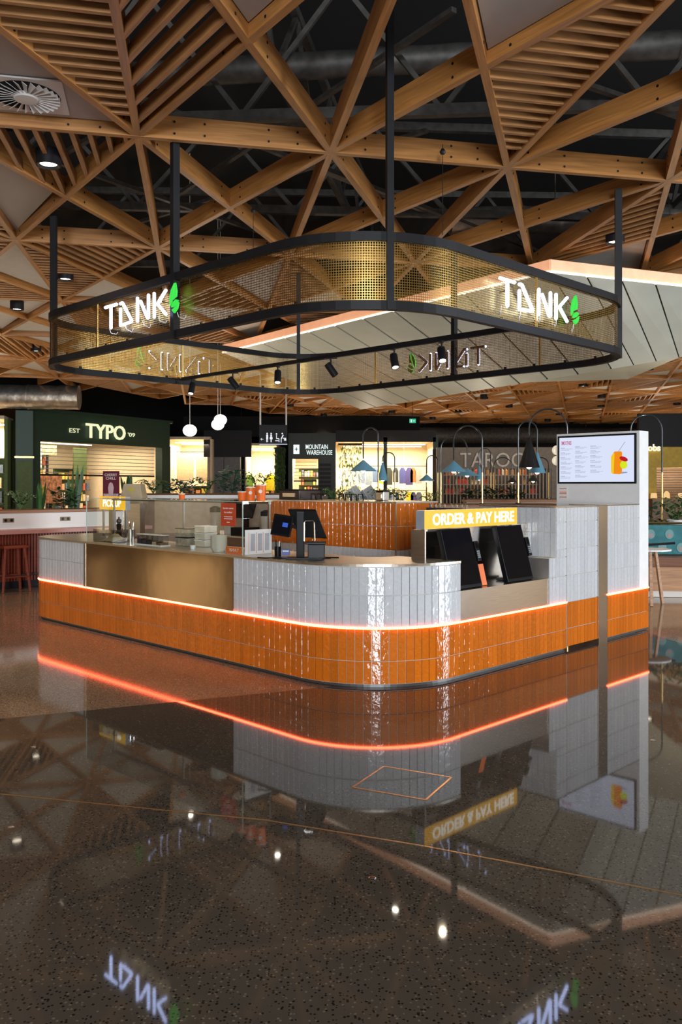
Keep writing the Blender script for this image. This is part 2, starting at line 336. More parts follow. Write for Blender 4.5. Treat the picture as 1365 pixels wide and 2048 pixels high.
for (sx, sy), w in zip([(67, 1494), (22, 1655), (745, 1757), (1307, 1481)], ['left of the copper joint near frame edge', 'at the left frame edge below the joint', 'in the middle of the dark foreground', 'at the far right edge of frame']):
    d = EYE * F / (sy - HOR); p = px(sx, sy, d)
    tag(MB().lathe([(0.016, 0), (0.016, 0.002), (0.012, 0.003)], (0, 0, 0), 14).build('floor_stud', M_CHROME, loc=(p.x, p.y, 0)), 'tiny round metal floor stud ' + w, 'floor stud', 'floor studs')

# ------------------------------------------------------------------ timber lattice ceiling
ZC = 4.63; HC = ZC - EYE
A0 = Vector((-0.5856, 2.475)) * HC; U = Vector((0.5555, 0.1200)) * HC; V = Vector((-0.192, 1.1695)) * HC
def node(i, j): return A0 + U * i + V * j
def inside(p):
    return p.y < 46 and p.y > 0.6 and abs(p.x - 0.6) < 0.47 * p.y + 3.6 and p.y < 25.2 + 1.75 * (p.x + 9.7)
ceil = bpy.data.objects.new('ceiling', None); COL.objects.link(ceil); ceil['kind'] = 'structure'; ceil.location = (0, 0, ZC)
BW, BH = 0.064, 0.205
bolts_of = {}
types = {'u': (U, 0.0), 'v': (V, 0.0015), 'p': (U * 0.5 + V * 0.5, 0.003), 'q': (U * -0.5 + V * 0.5, 0.0045)}
bmesh_of = {}
for k, (d, dz) in types.items():
    L_ = d.length; bmesh_of[k] = MB().span(-L_ / 2, L_ / 2, -BW / 2, BW / 2, dz, BH).mesh('beam', M_OAK)
segs = []
cells = []
for i in range(-16, 20):
    for j in range(-2, 13):
        n = node(i, j); c = n + U * 0.5 + V * 0.5
        for k, s0 in (('u', n), ('v', n), ('p', n), ('p', c)):
            segs.append((k, s0 + types[k][0] * 0.5))
        segs.append(('q', c + types['q'][0] * 0.5)); segs.append(('q', c - types['q'][0] * 0.5))
        cells.append((i, j))
segs = [s for s in segs if inside(s[1])]; segs.sort(key=lambda s: s[1].y)
far = MB()
for n, (k, m) in enumerate(segs):
    d, dz = types[k]; ang = math.atan2(d.y, d.x)
    if n < 290:
        o = put('beam', bmesh_of[k], ceil, (m.x, m.y, 0), ang)
        if m.y < 13:
            L_ = d.length / 2
            bm_ = MB()
            for bx in ((-L_ + 0.32, -L_ * 0.33, L_ * 0.33, L_ - 0.32) if k in 'u' else (-L_ + 0.3, L_ - 0.3)):
                for bz in (0.05, 0.155):
                    for sy in ((-1,) if k == 'u' else (-1, 1)): bm_.disc((bx, sy * (BW / 2 + 0.002), bz), 0.011, 8, 'y', 0.006)
            if k not in bolts_of: bolts_of[k] = bm_.mesh('bolts', M_BLACK)
            put('bolts', bolts_of[k], o, kind='stuff')
    else:
        far.box((m.x, m.y, BH / 2 + dz / 2), (d.length, BW, BH - dz), ang)
far.build('far_beams', M_OAK, ceil, kind='stuff')
spec = {(-1, 0): dict(n='v', l='P', r=0, f=0), (0, 0): {}, (1, 0): {}, (2, 0): {}, (3, 0): dict(l='q', f='W'), (-1, -1): dict(r='u', f='P', n='u', l='P'),
        (0, -1): dict(l='d', n='P'), (1, -1): dict(r='u', n='P'), (2, -1): dict(n='u'), (-2, 0): dict(n='u', l='P', r='u', f='P'),
        (-1, 1): dict(n='p', l='u', f='W'), (0, 1): dict(r='W', f='p'), (1, 1): dict(l='u', f='W'), (2, 1): dict(f='W', n=0), (3, 1): dict(l='W', n=0), (4, 0): {}, (3, -1): dict(r='u'), (4, 1): dict(l='u'), (-2, 1): dict(n='u', l='P', r='W', f='u')}
M_PANEL = dotted('perforated_ceiling_panel', (0.42, 0.40, 0.37), (0.16, 0.15, 0.14), 55, 0.5)
M_PANELW = mat('white_ceiling_panel', (0.62, 0.60, 0.57), 0.6, var=0.04)
slat_me = MB().span(-0.5, 0.5, -0.019, 0.019, 0.012, 0.115).mesh('slat', M_OAK2)
slats, panels = [], []
rnd = random.Random(11)
def tri_line(tri, d, off):
    n = Vector((-d.y, d.x)); ps = []
    for a, b in ((0, 1), (1, 2), (2, 0)):
        sa, sb = n.dot(tri[a]) - off, n.dot(tri[b]) - off
        if (sa < 0) != (sb < 0): ps.append(tri[a].lerp(tri[b], sa / (sa - sb)))
    return ps if len(ps) == 2 else None
for (i, j) in cells:
    n00, n10, n01, n11 = node(i, j), node(i + 1, j), node(i, j + 1), node(i + 1, j + 1); c = (n00 + n11) / 2
    tris = dict(n=(n00, n10, c), f=(n01, n11, c), l=(n00, n01, c), r=(n10, n11, c))
    for k, tri in tris.items():
        cen = (tri[0] + tri[1] + tri[2]) / 3
        if not all(inside(p) for p in tri): continue
        if (i, j) in spec: t = spec[(i, j)].get(k, 0)
        else: t = rnd.choice(['u', 'v', 'p', 'W', 'W', 'W', 0]) if cen.y > 13 else rnd.choice(['u', 'P', 0, 0, 'v'])
        if not t: continue
        if t in 'PW':
            inn = [cen + (p - cen) * (1 - 0.10 / max(0.2, (p - cen).length)) for p in tri]
            panels.append((cen, inn, t))
        else:
            d = {'u': U, 'v': V, 'p': tri[2] - tri[0], 'q': tri[2] - tri[1], 'd': tri[2] - tri[1]}[t]
            if (i, j, k) == (0, -1, 'l'): d = n01 - c
            if (i, j, k) == (3, 0, 'l'): d = n01 - c
            d = d.normalized(); nn = Vector((-d.y, d.x)); offs = [nn.dot(p) for p in tri]
            off = min(offs) + 0.11
            while off < max(offs) - 0.08:
                ps = tri_line(tri, d, off)
                if ps:
                    ln = (ps[1] - ps[0]).length - 0.04
                    if ln > 0.12: slats.append(((ps[0] + ps[1]) / 2, math.atan2((ps[1] - ps[0]).y, (ps[1] - ps[0]).x), ln))
                off += 0.155
slats.sort(key=lambda s: s[0].y)
fs = MB()
for n, (m, ang, ln) in enumerate(slats):
    if n < 295:
        o = put('slat', slat_me, ceil, (m.x, m.y, 0), ang); o.scale = (ln, 1, 1)
    else: fs.box((m.x, m.y, 0.06), (ln, 0.038, 0.1), ang)
fs.build('far_slats', M_OAK2, ceil, kind='stuff')
panels.sort(key=lambda s: s[0].y)
for cen, inn, t in panels:
    MB().prism([(p.x, p.y) for p in inn], 0.10, 0.118).build('panel', M_PANEL if t == 'P' else M_PANELW, ceil)
# dark service void above
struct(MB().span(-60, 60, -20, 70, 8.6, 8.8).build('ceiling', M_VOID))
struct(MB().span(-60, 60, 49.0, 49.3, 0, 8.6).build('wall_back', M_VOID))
def truss(label, p0, p1, z0, h, n):
    p0, p1 = Vector(p0), Vector(p1); t = thing('roof_truss', label, 'roof truss', (p0.x, p0.y, z0), 0, 'steel roof trusses in the dark void')
    v = p1 - p0
    MB().bar((0, 0, 0), (v.x, v.y, 0), 0.09, 0.11).build('bottom_chord', M_STEELG, t)
    MB().bar((0, 0, h), (v.x, v.y, h), 0.09, 0.11).build('top_chord', M_STEELG, t)
    for k in range(n):
        a = v * (k / n); b = v * ((k + 1) / n)
        MB().bar((a.x, a.y, 0 if k % 2 else h), (b.x, b.y, h if k % 2 else 0), 0.05, 0.05).build('web', M_STEELG, t)
truss('nearest grey steel truss seen through the open lattice, top right', (-6, 9.0), (8, 8.0), 5.25, 1.3, 14)
truss('grey steel truss crossing the void above the sign canopy', (-6, 11.5), (9, 12.6), 5.35, 1.2, 14)
truss('grey steel truss behind lattice above the left neon sign', (-8, 15.2), (9, 15.8), 5.5, 1.3, 16)
truss('steep steel truss running away from the viewer in the void', (-1.2, 6.0), (1.2, 20.0), 5.9, 1.1, 14)
truss('second steel truss running away at the right of the void', (4.4, 6.0), (5.6, 20.0), 5.7, 1.1, 14)
rr = random.Random(5)
for k, (x0, y0, x1, y1, z) in enumerate([(-4.5, 8, -0.5, 13.5, 5.2), (-2.8, 7.4, 1.2, 12, 5.3), (-5, 12, -1, 8, 5.5), (-0.5, 9, 4, 14, 4.98), (2.2, 8, 7, 11, 5.3), (-4, 14, 1, 10, 5.6), (1.0, 7.6, -2.6, 12.8, 5.75), (3.0, 14, 7, 9.5, 5.08)]):
    tag(MB().bar((0, 0, 0), (x1 - x0, y1 - y0, rr.uniform(0.0, 0.08)), 0.06, 0.045).build('steel_channel', M_STEELG, loc=(x0, y0, z)), 'thin galvanised channel in the void, %s from left' % ORD[sorted([0, 1, 2, 3, 4, 5, 6, 7], key=lambda q: [-4.5, -2.8, -5, -0.5, 2.2, -4, -2.6, 3.0][q]).index(k)], 'steel channel', 'thin steel channels in the void')
def duct(name, label, p0, p1, r, m=M_FOIL):
    p0, p1 = Vector(p0), Vector(p1); t = thing(name, label, 'duct', p0)
    v = p1 - p0; n = max(6, int(v.length / 0.18)); pts = [v * (k / n) for k in range(n + 1)]
    MB().tube(pts, [r * (1 + 0.02 * math.sin(k * 2.4) + 0.012 * math.sin(k * 5.1)) for k in range(n + 1)], 18).build('casing', m, t, smooth=True)
    for f in (0.2, 0.8): MB().tube([v * f, Vector((v.x * f, v.y * f, 8.6 - p0.z))], 0.012, 5).build('hanger_rod', M_STEELG, t)
    for k in range(1, int(v.length / 1.1)):
        a = v.normalized() * 1.1 * k; MB().tube([a - v.normalized() * 0.02, a + v.normalized() * 0.02], r * 1.045, 18).build('collar', m, t, smooth=True)
duct('foil_duct', 'crinkled silver duct in the void behind the lattice at right', (1.6, 12.6, 5.42), (9.5, 13.4, 5.75), 0.20)
duct('foil_duct', 'dull grey duct crossing the dark void at upper centre', (-5, 10.5, 6.4), (6, 9.2, 6.4), 0.15, M_STEELG)
duct('foil_duct', 'silver insulated duct end above the green shopfront at left', (-14, 26.0, 4.28), (-8.1, 26.6, 4.25), 0.37)
duct('foil_duct', 'silver duct in the distance behind the restroom sign', (-6.2, 41.5, 4.32), (0.6, 42.5, 4.30), 0.36)
duct('foil_duct', 'dark duct running along the far ceiling edge behind arched lamps', (0.8, 42.2, 4.0), (15, 42.8, 4.0), 0.40, M_STEELG)

# round air diffuser in the top-left panel
D = px(52, 180, 6.98); D.z = ZC + 0.085
ad = thing('air_diffuser', 'white round swirl air diffuser on a square plate in the ceiling', 'air diffuser', D, R(12))
M_DIFF = mat('diffuser_white', (0.72, 0.70, 0.67), 0.5, var=0.03)
MB().box((0, 0, 0), (0.62, 0.62, 0.014)).build('plate', M_DIFF, ad); MB().lathe([(0.27, -0.010), (0.27, -0.0075)], (0, 0, 0), 32).build('recess', M_VOID, ad)
MB().lathe([(0.0001, -0.045), (0.09, -0.04), (0.11, -0.012)], (0, 0, 0), 24).build('hub', M_DIFF, ad, smooth=True)
vane = MB().add([(0.10, -0.012, -0.012), (0.265, -0.028, -0.012), (0.265, 0.012, -0.04), (0.10, 0.006, -0.03), (0.10, -0.010, -0.009), (0.265, -0.026, -0.009), (0.265, 0.014, -0.037), (0.10, 0.008, -0.027)], [(0, 1, 2, 3), (7, 6, 5, 4), (0, 4, 5, 1), (1, 5, 6, 2), (2, 6, 7, 3), (3, 7, 4, 0)]).mesh('vane', M_DIFF)
for k in range(26): put('vane', vane, ad, (0, 0, 0), 2 * math.pi * k / 26)

# long side walls of the hall, outside the frame: dark cladding, glowing strips added for the steel to reflect
M_CLAD = wood_mat('side_cladding', (0.20, 0.12, 0.06), 0.6); M_GLOWS = glow('reflection_glow', (1.0, 0.74, 0.42), 1.3)
for nm, x, sg_ in (('wall_left', -16.0, 1), ('wall_right', 17.0, -1)):
    w_ = MB().span(x - 0.15, x + 0.15, -14, 48.9, 0, 5.2).build(nm, M_CLAD); struct(w_)
    for y0, y1 in ((-9, -5.5), (0.5, 1.2), (7.2, 7.7), (9.6, 11.4), (12.6, 12.9), (14.2, 14.5), (16.5, 18.5)):
        if sg_ < 0 and 2.5 < y0 < 8: continue
        MB().span(x + sg_ * 0.16, x + sg_ * 0.19, y0, y1, 0.3, 3.2).build('glow_strip', M_GLOWS, w_)
# folded metal soffit with a lit cove edge
sf = thing('ceiling_soffit', 'pale folded metal soffit with a glowing peach cove edge behind the canopy', 'soffit', (0, 0, 0))
M_SOFF = mat('soffit_metal', (0.52, 0.55, 0.49), 0.4, 0.0, var=0.05, scale=2)
M_COVE = mat('cove_fascia', (0.85, 0.50, 0.33), 0.6, emit=(1.0, 0.42, 0.20), estr=0.5)  # wash of the hidden LED on the fascia is put in as emission
M_LED = glow('cove_led', (1.0, 0.78, 0.60), 2.2)
T0, T1, T2 = Vector((-2.5, 18.2, 4.34)), Vector((2.75, 11.3, 4.34)), Vector((7.6, 13.2, 4.34))
R0, R1, R2 = Vector((0.5, 22.0, 3.48)), Vector((4.5, 14.3, 3.48)), Vector((7.6, 13.6, 3.95))
def facet(a, b, c, d, n, skew=0.0):
    """strips between edge a-b (top) and d-c (bottom)"""
    nrm = (b - a).cross(d - a).normalized(); g = 0.006
    for k in range(n):
        s0, s1 = k / n + g / 2, (k + 1) / n - g / 2
        q = [a.lerp(b, s0), a.lerp(b, s1), d.lerp(c, s1), d.lerp(c, s0)]
        MB().add([p for p in q] + [p + nrm * 0.02 for p in q], [(0, 1, 2, 3), (7, 6, 5, 4), (0, 4, 5, 1), (1, 5, 6, 2), (2, 6, 7, 3), (3, 7, 4, 0)]).build('panel', M_SOFF, sf)
facet(T0, T1, R1, R0, 11); facet(T1, T2, R2, R1, 9)
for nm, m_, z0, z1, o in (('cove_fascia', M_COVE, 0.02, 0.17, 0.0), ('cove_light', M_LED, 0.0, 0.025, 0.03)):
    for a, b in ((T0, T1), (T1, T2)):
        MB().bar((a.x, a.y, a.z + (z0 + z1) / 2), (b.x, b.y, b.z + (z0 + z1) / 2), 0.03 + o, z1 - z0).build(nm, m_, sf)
MB().add([T0 + Vector((0, 0, .18)), T1 + Vector((0, 0, .18)), T2 + Vector((0, 0, .18)), Vector((8, 24, 4.5)), Vector((0.5, 26, 4.5))], [(0, 1, 2, 3, 4)]).build('top_sheet', M_SOFF, sf)
MB().add([R0, R1, R2, Vector((8.6, 16.0, 4.75)), Vector((6.2, 17.6, 4.75)), Vector((2.2, 25.5, 4.75))], [(0, 1, 4, 5), (1, 2, 3, 4)]).build('bottom_sheet', M_SOFF, sf)

# black cylinder downlights
def downlight(loc, label, r=0.11, h=0.17, e=0):
    t = thing('downlight', label, 'downlight', loc, 0, 'black cylinder downlights under the lattice')
    s = r / 0.11
    MB().lathe([(0.0001, h), (r, h), (r, 0), (r * 0.86, 0), (r * 0.7, 0.03), (0.0001, 0.03)], (0, 0, 0), 24).build('housing', M_BLACK, t, smooth=True)
    MB().lathe([(0.0001, 0.022), (r * 0.68, 0.022), (r * 0.68, 0.028), (0.0001, 0.028)], (0, 0, 0), 20).build('lens', M_LENS, t)
    MB().tube([(0, 0, h), (0, 0, (8.6 if r > 0.12 else ZC + 0.1) - loc[2])], 0.012, 6).build('stem', M_BLACK, t)
    if e:
        lamp('downlight_beam', 'SPOT', (loc[0], loc[1], loc[2] - 0.01), e, (1.0, 0.80, 0.58), spot_size=R(95), spot_blend=0.7, shadow_soft_size=0.06)
near = [((97, 332), 'large black downlight beside the air diffuser, top left'), ((131, 560), 'black downlight left of the canopy near its hanging post'), ((34, 620), 'black downlight at left frame edge above the canopy end'),
        ((72, 703), 'black downlight left of the canopy, lowest of three there'), ((1231, 486), 'black downlight behind the right canopy post')]
for (x, y), lb in near:
    p = px(x, y, (HC - 0.06) * F / (HOR - y)); downlight((p.x, p.y, p.z), lb, 0.115, 0.15, 160)
fars = [(1297, 740), (1167, 773), (1204, 796), (1203, 814), (969, 798), (1019, 815), (917, 825), (1096, 843), (1119, 830), (1034, 856), (1355, 810), (581, 813), (648, 832), (737, 845), (784, 826), (866, 839), (790, 854)]
fars.sort()
for k, (x, y) in enumerate(fars):
    p = px(x, y, (HC - 0.06) * F / (HOR - y)); downlight((p.x, p.y, p.z), 'small far downlight under the lattice, %s counted from the left' % ORD[k], 0.14, 0.20, 120 if k % 2 else 0)
# fixtures of the same hall outside the frame: only their beams
for x, y in [(-4.5, 3.5), (4.5, 3.0), (0, 1.0), (-6, 8), (6.5, 7), (-3, -4), (3.5, -4), (0, -8), (7.5, 15), (-8, 15), (9, 22), (0.5, 12.0)]:
    lamp('downlight_beam', 'SPOT', (x, y, ZC - 0.1), 200, (1.0, 0.82, 0.62), spot_size=R(110), spot_blend=0.8, shadow_soft_size=0.07)

# ------------------------------------------------------------------ kiosk: front service counter
A1, RL, RF = 5.70, 0.45, 0.88
def outline(off, b_end, n_arc=26, b_start=0.95):
    """outer face path of the counter, moved inwards by off; from the left end round the front corner"""
    pts = [(b_start, A1 - off)]
    for k in range(13):
        t = R(90) + R(90) * k / 12; c_ = max(RL, off); r_ = max(RL - off, 0.0005); pts.append((c_ + r_ * math.cos(t), A1 - c_ + r_ * math.sin(t)))
    for k in range(n_arc + 1):
        t = R(180) + R(90) * k / n_arc; pts.append((RF + (RF - off) * math.cos(t), RF + (RF - off) * math.sin(t)))
    pts.append((b_end, off)); return pts
def resample(pts, step=None, closed=False):
    """cumulative-length lookup: returns (total, fn(s)->(x,y,ang))"""
    P = list(pts) + ([pts[0]] if closed else []); cum = [0]
    for p, q in zip(P, P[1:]): cum.append(cum[-1] + math.hypot(q[0] - p[0], q[1] - p[1]))
    def fn(s):
        s = max(0, min(s, cum[-1] - 1e-6)); k = 0
        while k < len(cum) - 2 and cum[k + 1] <= s: k += 1
        t = (s - cum[k]) / max(1e-9, cum[k + 1] - cum[k]); p, q = P[k], P[k + 1]
        return p[0] + (q[0] - p[0]) * t, p[1] + (q[1] - p[1]) * t, math.atan2(q[1] - p[1], q[0] - p[0])
    return cum[-1], fn
def s_of(fn, total, test):
    s = 0
    while s < total:
        if test(*fn(s)[:2]): return s
        s += 0.01
    return total
ZN = 0.455                      # neon line
TP = 0.066                      # tile pitch
tile_cache = {}
def tile(h, m):
    k = (round(h, 3), m.name)
    if k not in tile_cache: tile_cache[k] = MB().bbox((0, 0, 0), (TP - 0.005, 0.010, h - 0.005), 0.0022).mesh('tile', m)
    return tile_cache[k]
def lay(parent, fn, s0, s1, z0, z1, m, name):
    n = max(1, round((s1 - s0) / TP)); st = (s1 - s0) / n; me = tile(z1 - z0, m)
    for k in range(n):
        x, y, ang = fn(s0 + (k + 0.5) * st); o = put(name, me, parent, (x, y, (z0 + z1) / 2), ang); o.scale = (st / TP, 1, 1)
ctr = thing('service_counter', 'rounded kiosk counter of orange and white upright tiles with neon line', 'counter', K0, KR)
TOT, FN = resample(outline(0.0, 2.585))
sA = s_of(FN, TOT, lambda x, y: x < 0.02 and y < 4.27); sB = s_of(FN, TOT, lambda x, y: x < 0.02 and y < 1.70); sC = s_of(FN, TOT, lambda x, y: y < 0.01 and x > 0.953)
oB = outline(0.008, 2.585); iB = outline(0.43, 2.585)
MB().band(oB, iB, 0.025, ZN).build('lower_body', M_GROUTO, ctr)
o2 = [p for p in outline(0.008, 0.95)]; i2 = outline(0.43, 0.95)
MB().band(o2, i2, ZN, 0.925).build('upper_body', M_GROUT, ctr)
MB().band(outline(0.03, 2.585), outline(0.4, 2.585), 0.0, 0.026).build('kick_strip', mat('kick_grey', (0.10, 0.10, 0.10), 0.4, 0.6), ctr)
lay(ctr, FN, 0.04, TOT, 0.027, 0.202, M_ORANGE, 'orange_tile'); lay(ctr, FN, 0.04, TOT, 0.202, 0.447, M_ORANGE, 'orange_tile')
for s0, s1 in ((0.04, sA), (sB, sC)):
    lay(ctr, FN, s0, s1, 0.463, 0.705, M_WHITE, 'white_tile'); lay(ctr, FN, s0, s1, 0.705, 0.922, M_WHITE, 'white_tile')
MB().span(-0.006, 0.007, 1.702, 4.25, 0.463, 0.924).build('steel_front_panel', M_STEELR, ctr, label='brown-tinted stainless front panel')
MB().span(-0.012, 0.004, 4.25, 4.285, 0.463, 0.924).build('corner_trim', mat('trim_grey', (0.30, 0.29, 0.28), 0.4, 0.8), ctr)
def neon_path(fn, s0, s1, z, off=0.006, step=0.05):
    pts = []; n = int((s1 - s0) / step)
    for k in range(n + 1):
        x, y, a = fn(s0 + (s1 - s0) * k / n); pts.append((x + math.sin(a) * off, y - math.cos(a) * off, z))
    return pts
MB().tube(neon_path(FN, 0.02, TOT, ZN), 0.0085, 8).build('neon_strip', M_NEON, ctr, smooth=True, label='glowing orange neon strip')

# stainless worktop
wt = thing('steel_worktop', 'brushed stainless worktop running along the tiled kiosk counter', 'worktop', K0, KR)
MB().band(outline(-0.012, 0.955), outline(0.66, 0.955, b_start=0.95), 0.926, 0.945).build('top_sheet', M_STEELT, wt)
MB().band(outline(0.62, 0.955), outline(0.66, 0.955), 0.30, 0.925).build('inner_cladding', M_STEEL, wt)

# lower order bench with stainless back
ob = thing('order_bench', 'stainless steel recessed shelf holding the self-order screens', 'order bench', K0, KR)
MB().span(0.965, 2.265, 0.0, 0.35, 0.467, 0.692).build('front_panel', M_STEEL, ob); MB().span(0.956, 2.40, -0.004, 0.40, 0.692, 0.702).build('shelf', M_STEEL, ob)
MB().span(0.76, 2.42, 0.30, 0.33, 0.702, 1.19).build('back_panel', M_STEEL, ob); MB().span(0.745, 0.762, 0.19, 0.33, 0.946, 1.19).build('end_panel', M_STEEL, ob)
MB().span(0.955, 0.963, 0.0, 0.35, 0.70, 0.924).build('side_panel', M_STEEL, ob)
def self_order(b0, b1, label):
    t = thing('self_order_screen', label, 'screen', kw((b0 + b1) / 2, 0.05, 0.703), KR)
    w = b1 - b0; tilt = -R(15.5)
    def rot(v): return Matrix.Rotation(tilt, 4, 'X') @ Vector(v)
    mb = MB().box((0, 0.022, 0.255), (w, 0.045, 0.50)); mb.v = [tuple(rot(v)) for v in mb.v]; mb.build('housing', M_PLAST, t, bev=0.006)
    mb = MB().box((0, -0.002, 0.262), (w - 0.026, 0.003, 0.465)); mb.v = [tuple(rot(v)) for v in mb.v]; mb.build('display', M_SCREEN, t)
    MB().box((0, 0.13, 0.012), (0.2, 0.14, 0.022)).build('foot', M_PLAST, t, bev=0.004)
    MB().box((0, 0.15, 0.17), (0.07, 0.03, 0.32), rx=tilt * 0.3).build('stand', M_PLAST, t)
    cr = MB().box((w / 2 + 0.02, 0.01, 0.30), (0.05, 0.055, 0.17)); cr.v = [tuple(rot(v)) for v in cr.v]; c = cr.build('card_reader', M_PLAST, t, bev=0.006)
    kb = MB()
    for r in range(4):
        for q in range(3): kb.box((w / 2 + 0.006 + q * 0.013, -0.019, 0.245 + r * 0.017), (0.009, 0.004, 0.011))
    kb.v = [tuple(rot(v)) for v in kb.v]; kb.build('keypad', mat('key_grey', (0.25, 0.25, 0.26), 0.5), c, kind='stuff')
    sc_ = MB().box((w / 2 + 0.02, -0.019, 0.345), (0.038, 0.003, 0.05)); sc_.v = [tuple(rot(v)) for v in sc_.v]; sc_.build('reader_display', M_SCREEN, c)
    return t
self_order(0.935, 1.335, 'tilted black self-order screen nearer the rounded counter corner'); self_order(1.71, 2.11, 'tilted black self-order screen next to the white tiled wall')
tag(MB().box((0, 0, 0.09), (0.07, 0.004, 0.18), rx=-R(14)).build('payment_card', M_CUP, loc=kw(1.40, 0.10, 0.704), rz=KR), 'orange card leaning beside the first self-order screen', 'card')
# illuminated sign over the screens
sg = thing('order_sign', 'illuminated yellow order-and-pay lightbox above the self-order screens', 'lightbox sign', kw(1.41, 0.2, 1.195), KR)
MB().span(-0.655, 0.655, 0.002, 0.09, 0, 0.15).build('case', mat('grey_case', (0.30, 0.32, 0.36), 0.4), sg)
MB().span(-0.655, 0.655, -0.004, 0.002, 0, 0.15).build('yellow_face', mat('sign_yellow', (0.20, 0.09, 0.01), 0.4, spec=0.2, emit=(1.0, 0.53, 0.03), estr=1.0), sg)
text('lettering', 'ORDER & PAY HERE', glow('sign_white', (1.0, 0.95, 0.82), 1.8), sg, (0.02, -0.005, 0.075), 0, 1.16, 0.096, 0.004, 0.022)
for x in (-0.60, 0.60): MB().span(x - 0.02, x + 0.02, 0.03, 0.07, -0.02, 0.0).build('bracket', M_STEEL, sg)

# tiled right-hand wall, gate, menu column
def strip(p0, p1):
    return resample([p0, p1])
rows_hi = [(0.463, 0.705), (0.705, 0.955), (0.955, 1.205), (1.205, 1.345)]
sw = thing('tiled_wall', 'white tiled kiosk wall beside the order screens', 'tiled wall', K0, KR)
MB().span(2.28, 2.585, 0.008, 0.43, ZN, 0.88).build('lower_core', M_GROUT, sw); MB().span(2.418, 2.585, 0.008, 0.85, 0.88, 1.34).build('upper_core', M_GROUT, sw)
T_, G_ = strip((2.27, 0.0), (2.585, 0.0)); lay(sw, G_, 0, T_, 0.463, 0.705, M_WHITE, 'white_tile'); lay(sw, G_, 0, T_, 0.705, 0.88, M_WHITE, 'white_tile')
T_, G_ = strip((2.41, 0.0), (2.585, 0.0))
for z0, z1 in ((0.88, 0.955), (0.955, 1.205), (1.205, 1.34)): lay(sw, G_, 0, T_, z0, z1, M_WHITE, 'white_tile')
T_, G_ = strip((2.412, 0.85), (2.412, 0.0))
for z0, z1 in ((0.88, 1.11), (1.11, 1.34)): lay(sw, G_, 0, T_, z0, z1, M_WHITE, 'white_tile')
MB().span(2.40, 2.59, -0.004, 0.86, 1.34, 1.352).build('cap', M_STEEL, sw); MB().span(2.268, 2.28, -0.008, 0.35, 0.463, 0.88).build('edge_trim', MATS['trim_grey'], sw)
gt = thing('staff_gate', 'tiled staff gate flush with kiosk wall, white over orange', 'gate', K0, KR)
MB().span(2.603, 3.188, 0.018, 0.07, 0.035, 1.34).build('leaf', M_GROUT, gt)
T_, G_ = strip((2.600, 0.010), (3.190, 0.010))
for (z0, z1), m_, nm in [((0.035, 0.205), M_ORANGE, 'orange_tile'), ((0.205, 0.452), M_ORANGE, 'orange_tile')] + [((a, b), M_WHITE, 'white_tile') for a, b in ((0.452, 0.705), (0.705, 0.955), (0.955, 1.205), (1.205, 1.34))]:
    lay(gt, G_, 0, T_, z0, z1, m_, nm)
MB().span(2.588, 2.600, 0.0, 0.07, 0.03, 1.345).build('hinge_edge', MATS['trim_grey'], gt); MB().span(2.588, 3.19, 0.0, 0.07, 1.34, 1.35).build('top_edge', M_STEEL, gt)
tag(MB().span(3.196, 3.37, -0.002, 0.16, 0.0, 1.347).build('gate_post', M_STEEL, loc=K0, rz=KR), 'wide stainless steel post between staff gate and menu column', 'post')
mc = thing('menu_column', 'tall white kiosk column with tiled base and menu screen housing', 'menu column', K0, KR)
MB().span(3.378, 4.26, 0.008, 0.42, 0.025, ZN).build('lower_core', M_GROUTO, mc); MB().span(3.378, 4.06, 0.008, 0.42, ZN, 1.335).build('upper_core', M_GROUT, mc)
T_, G_ = strip((3.372, 0.0), (4.268, 0.0)); lay(mc, G_, 0, T_, 0.027, 0.202, M_ORANGE, 'orange_tile'); lay(mc, G_, 0, T_, 0.202, 0.447, M_ORANGE, 'orange_tile')
MB().tube(neon_path(G_, 0.0, T_, ZN), 0.0085, 8).build('neon_strip', M_NEON, mc, smooth=True, label='glowing orange neon strip')
T_, G_ = strip((3.372, 0.0), (4.058, 0.0))
for z0, z1 in rows_hi: lay(mc, G_, 0, T_, z0, z1, M_WHITE, 'white_tile')
MB().span(4.06, 4.268, -0.004, 0.985, 0.463, 2.125).build('white_housing', M_PAINTW, mc, bev=0.004)
MB().span(3.372, 4.06, -0.004, 0.43, 1.345, 1.352).build('cap', M_STEEL, mc); MB().span(3.37, 4.27, 0.02, 0.4, 0.0, 0.026).build('kick_strip', MATS['kick_grey'], mc)
# menu screen on the face b = 4.06, reading from a = 0.97 (left) to a = 0.02 (right): local +x = -a
ms = thing('menu_screen', 'bright digital menu screen with an orange drink picture on white column', 'screen', kw(4.06, 0.49, 1.565), R(-45))
MB().span(-0.465, 0.465, -0.022, -0.002, 0.0, 0.535).build('bezel', M_BLACKG, ms)
MB().span(-0.445, 0.445, -0.0245, -0.022, 0.02, 0.515).build('display', glow('menu_white', (0.74, 0.80, 1.0), 0.92), ms)
Y = -0.0255
text('heading', 'SMOOTHIES', glow('menu_pink', (0.55, 0.03, 0.16), 0.8), ms, (-0.355, Y, 0.455), 0, 0.125, 0.042, 0.0005, 0.02)
mg = glow('menu_grey', (0.20, 0.22, 0.30), 0.9); q = random.Random(3)
for x0, ys in ((-0.425, 7), (-0.245, 7), (-0.06, 6)):
    mb = MB()
    for r in range(ys):
        z = 0.40 - r * 0.053 - (0.0 if x0 < -0.4 else -0.012)
        for ln, w in ((0, 0.06), (1, 0.15), (2, 0.12)):
            x = x0; end = x0 + w * q.uniform(0.75, 1.0)
            while x < end:
                wd = q.uniform(0.006, 0.02); mb.box((x + wd / 2, Y, z - ln * 0.012), (wd, 0.0008, 0.0048 if ln == 0 else 0.003)); x += wd + 0.004
    mb.build('menu_text', mg, ms, kind='stuff', label='small grey menu lines')
